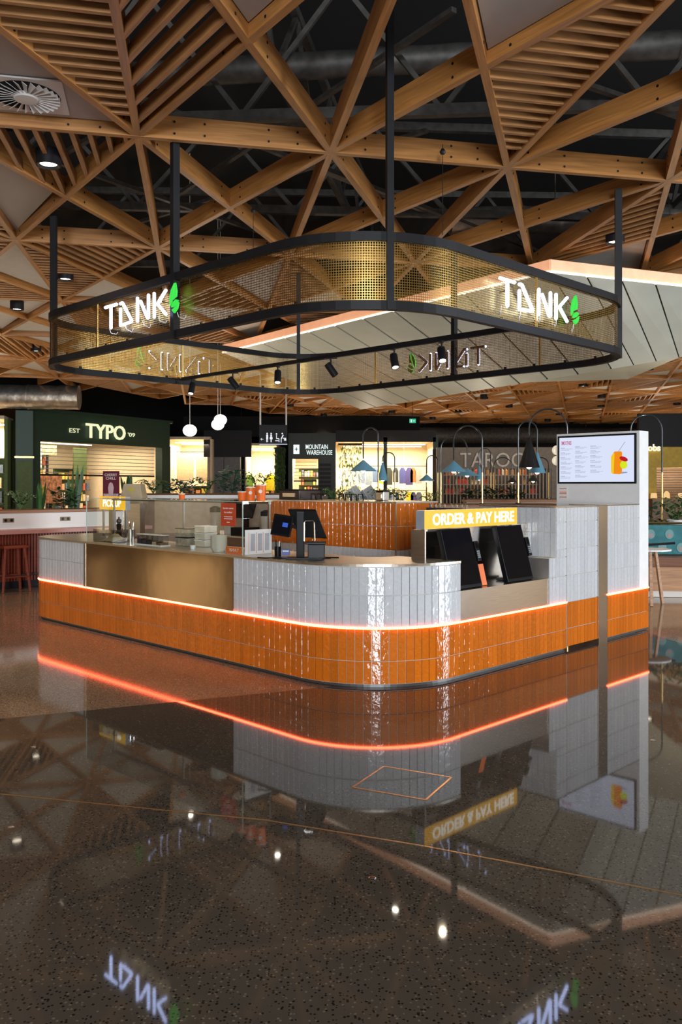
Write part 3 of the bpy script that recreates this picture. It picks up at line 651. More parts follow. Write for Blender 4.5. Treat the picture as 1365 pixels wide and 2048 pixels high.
MB().add([(0.20, Y, 0.105), (0.285, Y, 0.10), (0.31, Y, 0.11), (0.312, Y, 0.33), (0.30, Y, 0.345), (0.225, Y, 0.345), (0.212, Y, 0.33), (0.198, Y, 0.30)], [(0, 1, 2, 3, 4, 5, 6, 7)]).build('drink_picture', glow('juice_orange', (0.95, 0.28, 0.01), 0.9), ms)
MB().add([(0.185, Y - .0005, 0.12), (0.215, Y - .0005, 0.103), (0.225, Y - .0005, 0.33), (0.20, Y - .0005, 0.315), (0.183, Y - .0005, 0.29)], [(0, 1, 2, 3, 4)]).build('drink_picture_side', glow('juice_yellow', (0.95, 0.62, 0.02), 0.9), ms)
MB().disc((0.33, Y - .001, 0.20), 0.042, 20, 'y', 0.0006).build('lime_sticker', glow('lime', (0.72, 0.85, 0.02), 0.9), ms)
mb = MB().disc((0, 0, 0), 0.05, 20, 'y', 0.0006); mb.v = [(0.33 + x * 0.95, Y - .002 + y, 0.263 + z * 0.5 - x * 0.25) for x, y, z in mb.v]; mb.build('red_sticker', glow('menu_red', (0.55, 0.01, 0.02), 0.9), ms)
MB().bar((0.27, Y, 0.345), (0.345, Y, 0.445), 0.0008, 0.004).build('straw_picture', mg, ms); MB().quad((0.30, Y, 0.105), (0.37, Y, 0.115), (0.37, Y, 0.125), (0.30, Y, 0.125)).build('drink_shadow_print', glow('menu_shadow', (0.30, 0.36, 0.55), 0.9), ms)
nb = thing('notice', 'small white notice with red lines on the column below the menu screen', 'notice', kw(4.058, 0.90, 1.39), R(-45))
MB().span(-0.055, 0.055, -0.004, -0.001, 0.0, 0.15).build('sheet', M_PAPER, nb)
for z in (0.02, 0.06, 0.075, 0.115): MB().span(-0.045, 0.045, -0.0052, -0.004, z, z + 0.008).build('red_line', mat('notice_red', (0.6, 0.12, 0.06), 0.6), nb)
for z, lb in ((1.95, 'upper white round lamp peeking out behind the menu column'), (1.83, 'lower white round lamp peeking out behind the menu column')):
    t = thing('wall_globe', lb, 'lamp', kw(4.17, 1.05, z)); MB().sphere((0, 0, 0), 0.055, 10).build('shade', mat('opal', (0.8, 0.78, 0.7), 0.4, emit=(1, .85, .6), estr=0.5), t, smooth=True); MB().bar((0, 0, 0), (0.06, -0.06, 0), 0.02).build('bracket', M_BRASS, t)

# ------------------------------------------------------------------ central tiled island and rear bench
isl = thing('tiled_island', 'orange tiled island block in the middle of the kiosk', 'island', K0, KR)
IB0, IB1, IA0, IA1 = 2.115, 2.80, 1.703, 3.75
MB().span(IB0 + 0.008, IB1, IA0 + 0.008, IA1, 0.0, 1.36).build('core', M_GROUT, isl)
for p0, p1 in (((IB0, IA1), (IB0, IA0)), ((IB0, IA0), (IB1, IA0))):
    T_, G_ = strip(p0, p1)
    lay(isl, G_, 0, T_, 1.118, 1.36, M_ORANGE, 'orange_tile'); lay(isl, G_, 0, T_, 0.87, 1.118, M_ORANGE, 'orange_tile'); lay(isl, G_, 0, T_, 0.62, 0.87, M_WHITE, 'white_tile')
MB().span(IB0 - 0.006, IB1 + 0.006, IA0 - 0.006, IA1, 1.36, 1.375).build('top', M_STEEL, isl)
MB().box((IB0, IA0, 1.0), (0.012, 0.012, 0.75)).build('corner_trim', M_STEEL, isl)
rb = thing('rear_bench', 'low steel bench behind the glass display inside the kiosk', 'bench', K0, KR)
MB().span(2.0, 2.75, 3.80, 5.4, 0.0, 0.90).build('cabinet', mat('bench_brown', (0.22, 0.13, 0.08), 0.5), rb); MB().span(1.98, 2.77, 3.77, 5.42, 0.90, 0.92).build('top', M_STEEL, rb)
MB().span(2.72, 2.75, 3.80, 5.4, 0.92, 1.36).build('splashback', mat('beige_laminate', (0.52, 0.43, 0.33), 0.5), rb)
struct(MB().span(0.7, 3.2, 0.75, 5.4, 0.0, 0.006).build('floor', mat('kiosk_floor', (0.20, 0.17, 0.14), 0.5), loc=K0, rz=KR))

# ------------------------------------------------------------------ glass display case
gc = thing('glass_display', 'frameless glass sneeze guard box standing on the kiosk counter', 'glass case', K0, KR)
GA0, GA1, GB0, GB1, GZ0, GZ1 = 1.64, 4.34, 0.05, 0.39, 0.946, 1.41
MB().span(GB0, GB0 + 0.006, GA0, GA1, GZ0, GZ1 - 0.008).build('front_pane', M_GLASS, gc)
MB().span(GB0 + 0.007, GB1, GA0, GA0 + 0.006, GZ0, GZ1 - 0.008).build('end_pane', M_GLASS, gc)
MB().span(GB0 + 0.007, GB1, GA1 - 0.006, GA1, GZ0, GZ1 - 0.008).build('end_pane', M_GLASS, gc)
MB().span(GB0, GB1, GA0, GA1, GZ1 - 0.007, GZ1).build('top_pane', M_GLASS, gc)
for b, a in ((GB0, GA0), (GB0, GA1)): MB().box((b + 0.003, a, (GZ0 + GZ1) / 2), (0.007, 0.007, GZ1 - GZ0)).build('polished_edge', M_GEDGE, gc)
MB().span(GB0 - 0.001, GB0 + 0.004, GA0, GA1, GZ1 - 0.004, GZ1 + 0.001).build('polished_edge', M_GEDGE, gc); MB().span(GB0, GB1, GA0 - 0.001, GA0 + 0.004, GZ1 - 0.004, GZ1 + 0.001).build('polished_edge', M_GEDGE, gc)
for a in (GA1 - 0.02, GA0 + 0.03, (GA0 + GA1) / 2): MB().box((GB1 - 0.012, a, (GZ0 + GZ1) / 2), (0.014, 0.014, GZ1 - GZ0 - 0.01)).build('post', mat('satin_grey', (0.22, 0.20, 0.18), 0.45, 0.7), gc)
MB().span(GB1 - 0.03, GB1, GA0 + 0.02, GA1, GZ1 - 0.03, GZ1 - 0.008).build('rail', MATS['satin_grey'], gc)
def on(b, a, z=0.946): return kw(b, a, z)
# notice on the front pane
rs = thing('red_notice', 'red notice about specials taped to the glass display', 'notice', on(GB0 - 0.004, akx(458, GB0), 1.19), R(-45))
MB().span(-0.105, 0.105, -0.003, 0.0, 0.0, 0.20).build('card', mat('notice_card', (0.50, 0.06, 0.02), 0.5), rs)
for z, s, h_ in ((0.155, 'Specials cannot', 0.02), (0.122, 'be modified', 0.017), (0.082, 'no extras or', 0.010), (0.064, 'swaps, thanks', 0.010)):
    if z > 0.1: text('lettering', s, M_PAPER, rs, (0, -0.0035, z), 0, 0.15 if z > 0.15 else 0.11, h_, 0.0008)
    else: MB().span(-0.06, 0.06, -0.0042, -0.003, z - 0.003, z + 0.003).build('text_line', M_PAPER, rs)
MB().span(-0.02, 0.02, -0.0042, -0.003, 0.03, 0.037).build('text_line', M_PAPER, rs)
mp_ = thing('paper_menu', 'white printed menu sheet standing in the end of the glass display', 'menu', on(0.22, GA0 - 0.008, 0.947), R(45))
MB().span(-0.15, 0.15, -0.004, 0.0, 0.0, 0.215).build('sheet', M_PAPER, mp_)
for x in (-0.11, -0.03, 0.05): MB().span(x, x + 0.004, -0.0052, -0.004, 0.01, 0.19).build('red_rule', MATS['notice_red'], mp_)
for x in (-0.09, -0.01, 0.07): MB().span(x, x + 0.05, -0.0052, -0.004, 0.03, 0.18).build('printed_column', mat('print_grey', (0.45, 0.45, 0.47), 0.7), mp_)
oc = thing('orange_card', 'orange card with white back-to-front letters inside the glass display', 'card', on(0.12, akx(468, 0.12), 0.947), R(-45)); MB().span(-0.11, 0.11, -0.003, 0, 0, 0.055).build('sheet', M_CUP, oc)
text('lettering', 'TANK', M_PAPER, oc, (0, -0.0035, 0.028), 0, 0.15, 0.03, 0.0006, 0.01, mirror=True)
# cups on top of the glass
def cup(b, a, h, r, label):
    t = thing('paper_cup', label, 'cup', on(b, a, GZ1 + 0.001), 0, 'orange cups on the glass display')
    MB().lathe([(r * 0.78, 0.0), (r * 0.8, h * 0.02), (r, h)], (0, 0, 0), 20).build('body', M_CUP, t, smooth=True)
    MB().lathe([(r * 1.05, h), (r * 1.05, h + 0.008), (r * 0.9, h + 0.008)], (0, 0, 0), 20).build('rim', M_CUPR, t)
    if h > 0.1: mb = MB().disc((0, -r * 0.9, h * 0.62), r * 0.35, 14, 'y', 0.004); mb.build('logo', M_PAPER, t)
b1 = 0.16
cup(b1, akx(485, b1), 0.075, 0.042, 'shortest of three orange cups together on the glass display'); cup(b1 + 0.02, akx(502, b1 + 0.02), 0.115, 0.043, 'middle-height orange cup with round white logo on glass display'); cup(b1 + 0.04, akx(522, b1 + 0.04), 0.135, 0.046, 'tallest of three orange cups together on the glass display')
cup(0.2, akx(364, 0.2), 0.05, 0.032, 'single small orange cup standing alone on the glass display')
# goods inside the display
M_NOOD = mat('noodles', (0.72, 0.58, 0.34), 0.7, var=0.2, scale=60, bump=0.8, bscale=80)
tb = thing('food_tub', 'clear rectangular tub of pale grated food in glass display', 'tub', on(0.2, akx(226, 0.2)), KR)
MB().span(-0.12, 0.12, -0.20, 0.20, 0, 0.004).build('base', M_CLEAR, tb)
for x in (-0.12, 0.12): MB().span(x - 0.002, x + 0.002, -0.2, 0.2, 0.004, 0.13).build('side', M_CLEAR, tb)
for y in (-0.2, 0.2): MB().span(-0.118, 0.118, y - 0.002, y + 0.002, 0.004, 0.13).build('side', M_CLEAR, tb)
MB().span(-0.125, 0.125, -0.205, 0.205, 0.13, 0.134).build('lid', M_CLEAR, tb)
hm = MB(); n = 14
hv = [(-0.11 + 0.22 * i / n, -0.19 + 0.38 * j / n, 0.004 + 0.085 * math.exp(-((i - 7) ** 2 + (j - 5) ** 2) / 22) + 0.012 * noise.noise(Vector((i, j, 0)) * 0.9)) for i in range(n + 1) for j in range(n + 1)]
hm.add(hv, [(i * (n + 1) + j, (i + 1) * (n + 1) + j, (i + 1) * (n + 1) + j + 1, i * (n + 1) + j + 1) for i in range(n) for j in range(n)]); hm.build('grated_food', M_NOOD, tb, smooth=True, kind='stuff')
sc_ = thing('steel_jug', 'steel cup of tongs standing behind the clear tub', 'utensil cup', on(0.30, akx(262, 0.30))); MB().lathe([(0.042, 0), (0.045, 0.13), (0.040, 0.13), (0.037, 0.01)], (0, 0, 0), 20).build('cup', M_CHROME, sc_, smooth=True)
for k, (dx, dy) in enumerate(((0.02, 0.0), (-0.015, 0.01), (0.0, -0.02))): MB().tube([(dx * 0.5, dy * 0.5, 0.02), (dx * 1.6, dy * 1.6, 0.21)], 0.005, 6).build('tongs', M_CHROME, sc_)
pg = thing('pepper_grinder', 'dark wooden pepper grinder behind the glass', 'pepper grinder', on(0.50, akx(238, 0.50)))
MB().lathe([(0.032, 0), (0.034, 0.03), (0.022, 0.09), (0.027, 0.14), (0.03, 0.16), (0.018, 0.17)], (0, 0, 0), 18).build('body', M_PLAST, pg, smooth=True); MB().lathe([(0.018, 0.172), (0.03, 0.19), (0.027, 0.215), (0.008, 0.225), (0.009, 0.24), (0.0001, 0.246)], (0, 0, 0), 18).build('head', mat('dark_walnut', (0.05, 0.03, 0.02), 0.35), pg, smooth=True)
pt = thing('condiment_tray', 'white tray with five clear pots of toppings at front of display', 'tray', on(0.17, akx(305, 0.17)), KR)
MB().span(-0.06, 0.06, -0.235, 0.235, 0, 0.012).build('tray', M_PAPER, pt)
fills = [(0.03, 0.03, 0.05), (0.04, 0.04, 0.06), (0.03, 0.025, 0.03), (0.55, 0.45, 0.3), (0.25, 0.12, 0.05)]
for k in range(5):
    y = 0.18 - k * 0.09; c = MB().span(-0.045, 0.045, y - 0.04, y + 0.04, 0.012, 0.105).build('pot', M_CLEAR, pt)
    MB().span(-0.040, 0.040, y - 0.035, y + 0.035, 0.014, 0.06 - 0.006 * k).build('topping', mat('topping_%d' % k, fills[k], 0.6, var=0.5, scale=90), c, kind='stuff'); MB().span(-0.047, 0.047, y - 0.042, y + 0.042, 0.105, 0.112).build('lid', M_PAPER, c)
def boxstack(b, a, n, w, d, h, label, m, m2):
    for k in range(n):
        t = thing('food_container', label[k], 'container', on(b, a, 0.947 + k * (h + 0.004)), KR + 0.04 * (k % 2))
        MB().span(-w / 2, w / 2, -d / 2, d / 2, 0, h - 0.008).build('body', m, t, bev=0.004); MB().span(-w / 2 - 0.004, w / 2 + 0.004, -d / 2 - 0.004, d / 2 + 0.004, h - 0.008, h).build('lid', m2, t)
M_SMOKE = mat('smoky_plastic', (0.30, 0.26, 0.20), 0.25, var=0.4, scale=20); M_FROST = mat('frosted_plastic', (0.62, 0.56, 0.46), 0.35, var=0.2, scale=14)
boxstack(0.42, akx(378, 0.42), 2, 0.18, 0.20, 0.085, ['lower smoky container of the two-high stack behind glass', 'upper smoky container of the two-high stack behind glass'], M_SMOKE, M_PLAST)
boxstack(0.46, akx(412, 0.46), 3, 0.15, 0.16, 0.065, ['bottom frosted container of three behind the glass', 'middle frosted container of three behind the glass', 'top frosted container of three behind the glass'], M_FROST, M_PAPER)
for k in range(7):
    z = 0.947 + k * 0.016
    tag(MB().lathe([(0.055, 0), (0.072, 0.03), (0.078, 0.05), (0.075, 0.05), (0.053, 0.003), (0.0001, 0.003)], (0, 0, 0), 20).build('plastic_bowl', M_FROST, loc=on(0.15, akx(438, 0.15), z), smooth=True), 'clear plastic bowl nested in the stack, %s from the bottom' % ORD[k], 'bowl', 'stacked clear bowls')
tag(MB().lathe([(0.022, 0), (0.028, 0.035), (0.030, 0.036), (0.020, 0.038)], (0, 0, 0), 14).build('sauce_pot', M_PAPER, loc=on(0.16, akx(386, 0.16)), smooth=True), 'single tiny white sauce pot in front part of display', 'pot')
# pick-up sign behind the glass
pk = thing('pickup_sign', 'illuminated yellow pick-up lightbox seen through the glass display', 'lightbox sign', kw(0.62, 4.78, 0.946), R(-45))
MB().span(-0.29, 0.29, 0, 0.06, 0.315, 0.47).build('case', MATS['grey_case'], pk); MB().span(-0.29, 0.29, -0.004, 0, 0.315, 0.47).build('yellow_face', MATS['sign_yellow'], pk)
text('lettering', 'PICK UP', MATS['sign_white'], pk, (0, -0.005, 0.392), 0, 0.40, 0.085, 0.004, 0.012)
for x in (-0.25, 0.25): MB().span(x - 0.01, x + 0.01, 0.02, 0.04, 0.0, 0.315).build('leg', MATS['satin_grey'], pk)
# goods on the rear bench
tl = thing('till', 'black till with angled screen on the rear bench', 'till', kw(2.2, 4.3, 0.92), R(-30))
MB().span(-0.13, 0.13, -0.12, 0.14, 0, 0.10).build('drawer', M_PLAST, tl, bev=0.005); MB().box((0, 0.02, 0.19), (0.07, 0.05, 0.2)).build('stem', M_PLAST, tl); MB().box((0, -0.03, 0.33), (0.34, 0.03, 0.24), rx=R(-25)).build('screen', M_SCREEN, tl)
for k, (a, h, c, nm, lb) in enumerate([(4.0, 0.30, (0.55, 0.5, 0.42), 'jug', 'tall frosted blender jug on the rear bench right of till'), (3.86, 0.36, (0.75, 0.2, 0.05), 'canister', 'orange canister at the island end of the rear bench'), (4.75, 0.24, (0.5, 0.48, 0.45), 'jug', 'short frosted jug on the rear bench left of till'), (5.05, 0.33, (0.35, 0.3, 0.25), 'canister', 'brown canister at the far left of the rear bench')]):
    t = thing(nm, lb, nm, kw(2.3, a, 0.92)); MB().lathe([(0.06, 0), (0.075, h * 0.8), (0.07, h * 0.82)], (0, 0, 0), 16).build('body', mat('jar_%d' % k, c, 0.35), t, smooth=True); MB().lathe([(0.072, h * 0.82), (0.072, h), (0.03, h + 0.02)], (0, 0, 0), 16).build('lid', M_PLAST, t)
# point-of-sale on the worktop
ps = thing('point_of_sale', 'black till stand with large staff monitor and small customer display', 'till', px(612, 1118, 7.02), 0)
MB().span(-0.16, 0.14, -0.06, 0.10, 0, 0.012).build('base', M_PLAST, ps, bev=0.003)
MB().box((-0.045, 0.02, 0.20), (0.065, 0.05, 0.38), rx=R(6)).build('column', M_PLAST, ps, bev=0.006)
MB().add([Vector(v) for v in [(-0.15, 0.06, 0.40), (0.08, 0.02, 0.395), (0.175, -0.03, 0.175), (-0.06, 0.02, 0.18), (-0.15, 0.10, 0.41), (0.08, 0.06, 0.405), (0.175, 0.0, 0.165), (-0.06, 0.06, 0.17)]], [(0, 1, 2, 3), (7, 6, 5, 4), (0, 4, 5, 1), (1, 5, 6, 2), (2, 6, 7, 3), (3, 7, 4, 0)]).build('staff_monitor', M_PLAST, ps, bev=0.006)
cs = MB().box((-0.19, -0.03, 0.275), (0.165, 0.022, 0.175), rz=R(-12), rx=R(-14), ry=R(8)).build('customer_display', M_PLAST, ps, bev=0.004)
MB().box((-0.191, -0.043, 0.275), (0.140, 0.004, 0.140), rz=R(-12), rx=R(-14), ry=R(8)).build('display', M_SCREEN, cs); MB().box((-0.165, -0.0475, 0.28), (0.045, 0.002, 0.035), rz=R(-12), rx=R(-14), ry=R(8)).build('blue_picture', glow('win_blue', (0.04, 0.12, 0.55), 0.9), cs)
MB().bar((-0.12, 0.0, 0.27), (-0.05, 0.02, 0.25), 0.03).build('display_arm', M_PLAST, ps)
pr = MB().span(0.02, 0.155, -0.10, 0.05, 0.012, 0.125).build('receipt_printer', M_PLAST, ps, bev=0.006); MB().span(0.0, 0.165, -0.11, 0.06, 0.127, 0.142).build('printer_lid', M_PLAST, pr, bev=0.004)
fr_ = MB().tube([(-0.012, -0.06, 0.15), (-0.012, -0.05, 0.30), (0.0, -0.05, 0.315), (0.06, -0.05, 0.315), (0.07, -0.05, 0.30), (0.075, -0.06, 0.15)], 0.006, 6).build('paper_guide', M_STEEL, ps)
MB().tube([(0.1, 0.0, 0.006), (0.2, 0.03, 0.006), (0.16, 0.08, 0.006), (0.27, 0.06, 0.006)], 0.006, 6).build('cable', M_PLAST, ps)
MB().tube([(-0.16, 0.0, 0.006), (-0.25, 0.05, 0.006), (-0.33, 0.02, 0.006), (-0.4, 0.06, 0.006)], 0.006, 6).build('cable', M_PLAST, ps)
ph = thing('pen_holder', 'black pen cup beside the till', 'pen holder', px(556, 1113, 7.30)); MB().lathe([(0.028, 0), (0.028, 0.085), (0.024, 0.085), (0.024, 0.01)], (0, 0, 0), 16).build('cup', M_PLAST, ph, smooth=True)
for dx, h_ in ((-0.012, 0.14), (0.01, 0.13), (0.016, 0.115)): MB().tube([(dx, 0, 0.02), (dx * 1.4, 0.005, h_)], 0.005, 6).build('pen', M_PAPER if h_ == 0.13 else M_PLAST, ph)
cb = thing('card_box', 'small blue card box beside the pen cup', 'card box', px(572, 1110, 7.32)); MB().span(-0.035, 0.035, -0.02, 0.02, 0, 0.05).build('box', mat('box_blue', (0.05, 0.09, 0.30), 0.5), cb); MB().span(-0.026, 0.026, -0.0215, -0.02, 0.03, 0.04).build('label_print', M_PAPER, cb)
# machines on the island top
def machine(b, a, label, w, d, h, m):
    t = thing('coffee_machine' if 'machine' in label else 'kitchen_box', label, 'appliance', kw(b, a, 1.376), KR); MB().span(-w / 2, w / 2, -d / 2, d / 2, 0, h).build('body', m, t, bev=0.01)
    MB().span(-w / 2 - 0.004, w / 2 + 0.004, -d / 2 - 0.004, d / 2 + 0.004, h, h + 0.012).build('top', M_PLAST, t); MB().box((-w / 2 - 0.004, 0, h * 0.5), (0.006, d * 0.6, h * 0.4)).build('front_plate', M_STEEL, t)
machine(2.45, 3.55, 'dark boxy coffee machine on the island beside the cups', 0.35, 0.36, 0.11, mat('espresso_brown', (0.05, 0.03, 0.025), 0.4))
machine(2.50, akx(765, 2.5), 'small black and steel kitchen dispenser near island corner', 0.10, 0.12, 0.10, M_STEEL)
for k, (x, lb) in enumerate([(640, 'wire handle caddy on island, leftmost of three'), (697, 'wire handle caddy on island, middle of three'), (722, 'wire handle caddy on island, rightmost of three')]):
    t = thing('wire_caddy', lb, 'caddy', kw(2.42, akx(x, 2.42), 1.376), KR); MB().span(-0.05, 0.05, -0.08, 0.08, 0, 0.05).build('basket', M_CLEAR, t)
    for y in (-0.05, 0.05): MB().tube([(-0.055, y - 0.04, 0.0), (-0.06, y - 0.035, 0.07), (-0.06, y + 0.035, 0.07), (-0.055, y + 0.04, 0.0)], 0.007, 6).build('handle', M_PLAST, t)
for k, (x, w) in enumerate(((898, 0.15), (945, 0.15))):
    t = thing('equipment_box', ['dark steel appliance behind the order sign, left one', 'dark steel appliance with taps behind the order sign, right one'][k], 'appliance', kw(1.9, (0.87, 0.62)[k], 0.0), KR); MB().span(-0.2, 0.2, -w, w * 0.6, 0, 1.34).build('body', mat('dark_appliance', (0.05, 0.04, 0.045), 0.35, 0.3), t, bev=0.01)
    for q_ in range(4): MB().lathe([(0.014, 0), (0.016, 0.03), (0.008, 0.04)], (-0.19 + 0.0, -w + 0.03 + q_ * 0.055, 1.34), 10).build('knob', M_STEEL, t)

# ------------------------------------------------------------------ hanging sign canopy
def rrect(x0, y0, x1, y1, rad, n=14):
    pts = []
    for (cx, cy, r, a0) in ((x0 + rad[0], y0 + rad[0], rad[0], 180), (x1 - rad[1], y0 + rad[1], rad[1], 270), (x1 - rad[2], y1 - rad[2], rad[2], 0), (x0 + rad[3], y1 - rad[3], rad[3], 90)):
        for k in range(n + 1):
            t = R(a0 + 90 * k / n); pts.append((cx + r * math.cos(t), cy + r * math.sin(t)))
    return pts
CB0, CB1, CA0, CA1 = -0.12, 4.20, 0.0, 5.35
ring = rrect(CB0, CA0, CB1, CA1, (1.0, 0.8, 0.8, 0.7))
RT, RFN = resample(ring, closed=True)
cz0, cz1 = 2.88, 3.47
cn = thing('sign_canopy', 'black-framed hanging canopy ring of perforated brass mesh over kiosk', 'canopy', K0 + Vector((0, 0, 0)), KR)
def sweep(z0, z1, w0, w1):
    n = 160; mb = MB(); vs_ = []
    for k in range(n):
        x, y, a = RFN(RT * k / n); nx, ny = math.sin(a), -math.cos(a)
        for w, z in ((w0, z0), (w1, z0), (w1, z1), (w0, z1)): vs_.append((x + nx * w, y + ny * w, z))
    fs_ = [(k * 4 + i, k * 4 + (i + 1) % 4, ((k + 1) % n) * 4 + (i + 1) % 4, ((k + 1) % n) * 4 + i) for k in range(n) for i in range(4)]
    return mb.add(vs_, fs_)
sweep(cz1 - 0.07, cz1, -0.03, 0.03).build('top_rail', M_BLACK, cn); sweep(cz0, cz0 + 0.07, -0.03, 0.03).build('bottom_rail', M_BLACK, cn)
def s_near(b, a):
    return min((RT * k / 800 for k in range(800)), key=lambda s: (RFN(s)[0] - b) ** 2 + (RFN(s)[1] - a) ** 2)
posts = [(0.269, 0.119, 5.6), (CB0, akx(347, -0.15), ZC + 0.02), (0.06, akx(99, 0.05), ZC + 0.02), (bkx(1222, 0.2), 0.2, ZC + 0.02), (CB1, akx(909, 4.2), ZC + 0.02), (3.98, akx(596, 4.0), ZC + 0.02)]
ss = []
for b, a, zt in posts:
    s = s_near(b, a); x, y, an = RFN(s); ss.append(s)
    MB().box((x + math.sin(an) * 0.012, y - math.cos(an) * 0.012, (cz0 + zt) / 2), (0.052, 0.07, zt - cz0), an).build('post', M_BLACK, cn)
ss.sort()
def mesh_panel(s0, s1):
    n = max(2, int((s1 - s0) / 0.06)); me = bpy.data.meshes.new('mesh_panel'); vs_, fs_, uv = [], [], []
    for k in range(n + 1):
        s = s0 + (s1 - s0) * k / n; x, y, a = RFN(s % RT)
        vs_ += [(x, y, cz0 + 0.06), (x, y, cz1 - 0.06)]; uv += [(s - s0, 0), (s - s0, cz1 - cz0 - 0.12)]
    for k in range(n): fs_.append((2 * k, 2 * k + 2, 2 * k + 3, 2 * k + 1))
    me.from_pydata(vs_, [], fs_); l = me.uv_layers.new(name='UVMap')
    for p in me.polygons:
        p.use_smooth = True
        for li in p.loop_indices: l.data[li].uv = uv[me.loops[li].vertex_index]
    me.materials.append(M_MESH); return put('mesh_panel', me, cn)
for s0, s1 in zip(ss, ss[1:] + [ss[0] + RT]):
    n = max(1, round((s1 - s0) / 1.6))
    for k in range(n):
        q0, q1 = s0 + (s1 - s0) * k / n, s0 + (s1 - s0) * (k + 1) / n
        mesh_panel(q0 + 0.004, q1 - 0.004)
        if k:
            x, y, a = RFN(q0 % RT); MB().box((x, y, (cz0 + cz1) / 2), (0.022, 0.012, cz1 - cz0 - 0.1), a).build('joint_strip', M_BRASS, cn)
for k in range(44):
    x, y, a = RFN(RT * (k + 0.5) / 44)
    MB().box((x - math.sin(a) * 0.01, y + math.cos(a) * 0.01, cz0 + 0.082), (0.03, 0.012, 0.03), a).build('clip', M_BLACK, cn)
# track with spotlights
TB = 1.97
tr = thing('light_track', 'black lighting track spanning the inside of the canopy', 'light track', kw(TB, 0, 2.93), KR)
MB().span(-0.022, 0.022, 0.032, 5.318, 0, 0.04).build('track', M_BLACK, tr)
def spot(a, az, tilt, lit, label, e):
    p = kw(TB, a, 2.925); t = thing('track_spot', label, 'spotlight', p, KR + az, 'spotlights on the canopy track')
    MB().span(-0.02, 0.02, -0.07, 0.07, 0, 0.006).build('adapter', M_BLACK, t); MB().tube([(0, 0, 0), (0, 0, -0.07)], 0.009, 6).build('stem', M_BLACK, t)
    d = Matrix.Rotation(tilt, 4, 'X')
    mb = MB().lathe([(0.0001, 0.07), (0.036, 0.068), (0.04, 0.05), (0.04, -0.09), (0.033, -0.09), (0.03, -0.07), (0.0001, -0.07)], (0, 0, 0), 18); mb.v = [tuple(d @ Vector(v) + Vector((0, 0, -0.11))) for v in mb.v]; mb.build('head', M_BLACK, t, smooth=True)
    mb = MB().lathe([(0.0001, -0.078), (0.031, -0.078), (0.031, -0.074), (0.0001, -0.074)], (0, 0, 0), 16); mb.v = [tuple(d @ Vector(v) + Vector((0, 0, -0.11))) for v in mb.v]
    mb.build('lens', glow('spot_lens', (1.0, 0.88, 0.70), 42.0) if lit else M_SCREEN, t)
    if lit:
        q = Matrix.Rotation(KR + az, 4, 'Z') @ d @ Vector((0, 0, -1)); src = Vector(p) + Vector((0, 0, -0.11)) + q * 0.10
        lamp('spot_beam', 'SPOT', src, e, (1.0, 0.80, 0.56), aim(src, src + q), spot_size=R(70), spot_blend=0.8, shadow_soft_size=0.03)
spot(akx(384, TB), R(120), R(24), True, 'lit track spot at the left end of the canopy track', 150); spot(akx(466, TB), R(40), R(-38), False, 'unlit track spot, second from left', 0)
spot(akx(556, TB), R(135), R(24), True, 'lit track spot, third from left on the canopy track', 150); spot(akx(662, TB), R(40), R(-35), False, 'unlit track spot in the middle right of the track', 0)
spot(akx(789, TB), R(150), R(26), True, 'lit track spot, second from right on the canopy track', 170); spot(akx(884, TB), R(140), R(30), True, 'brightest lit track spot at the right end', 190)

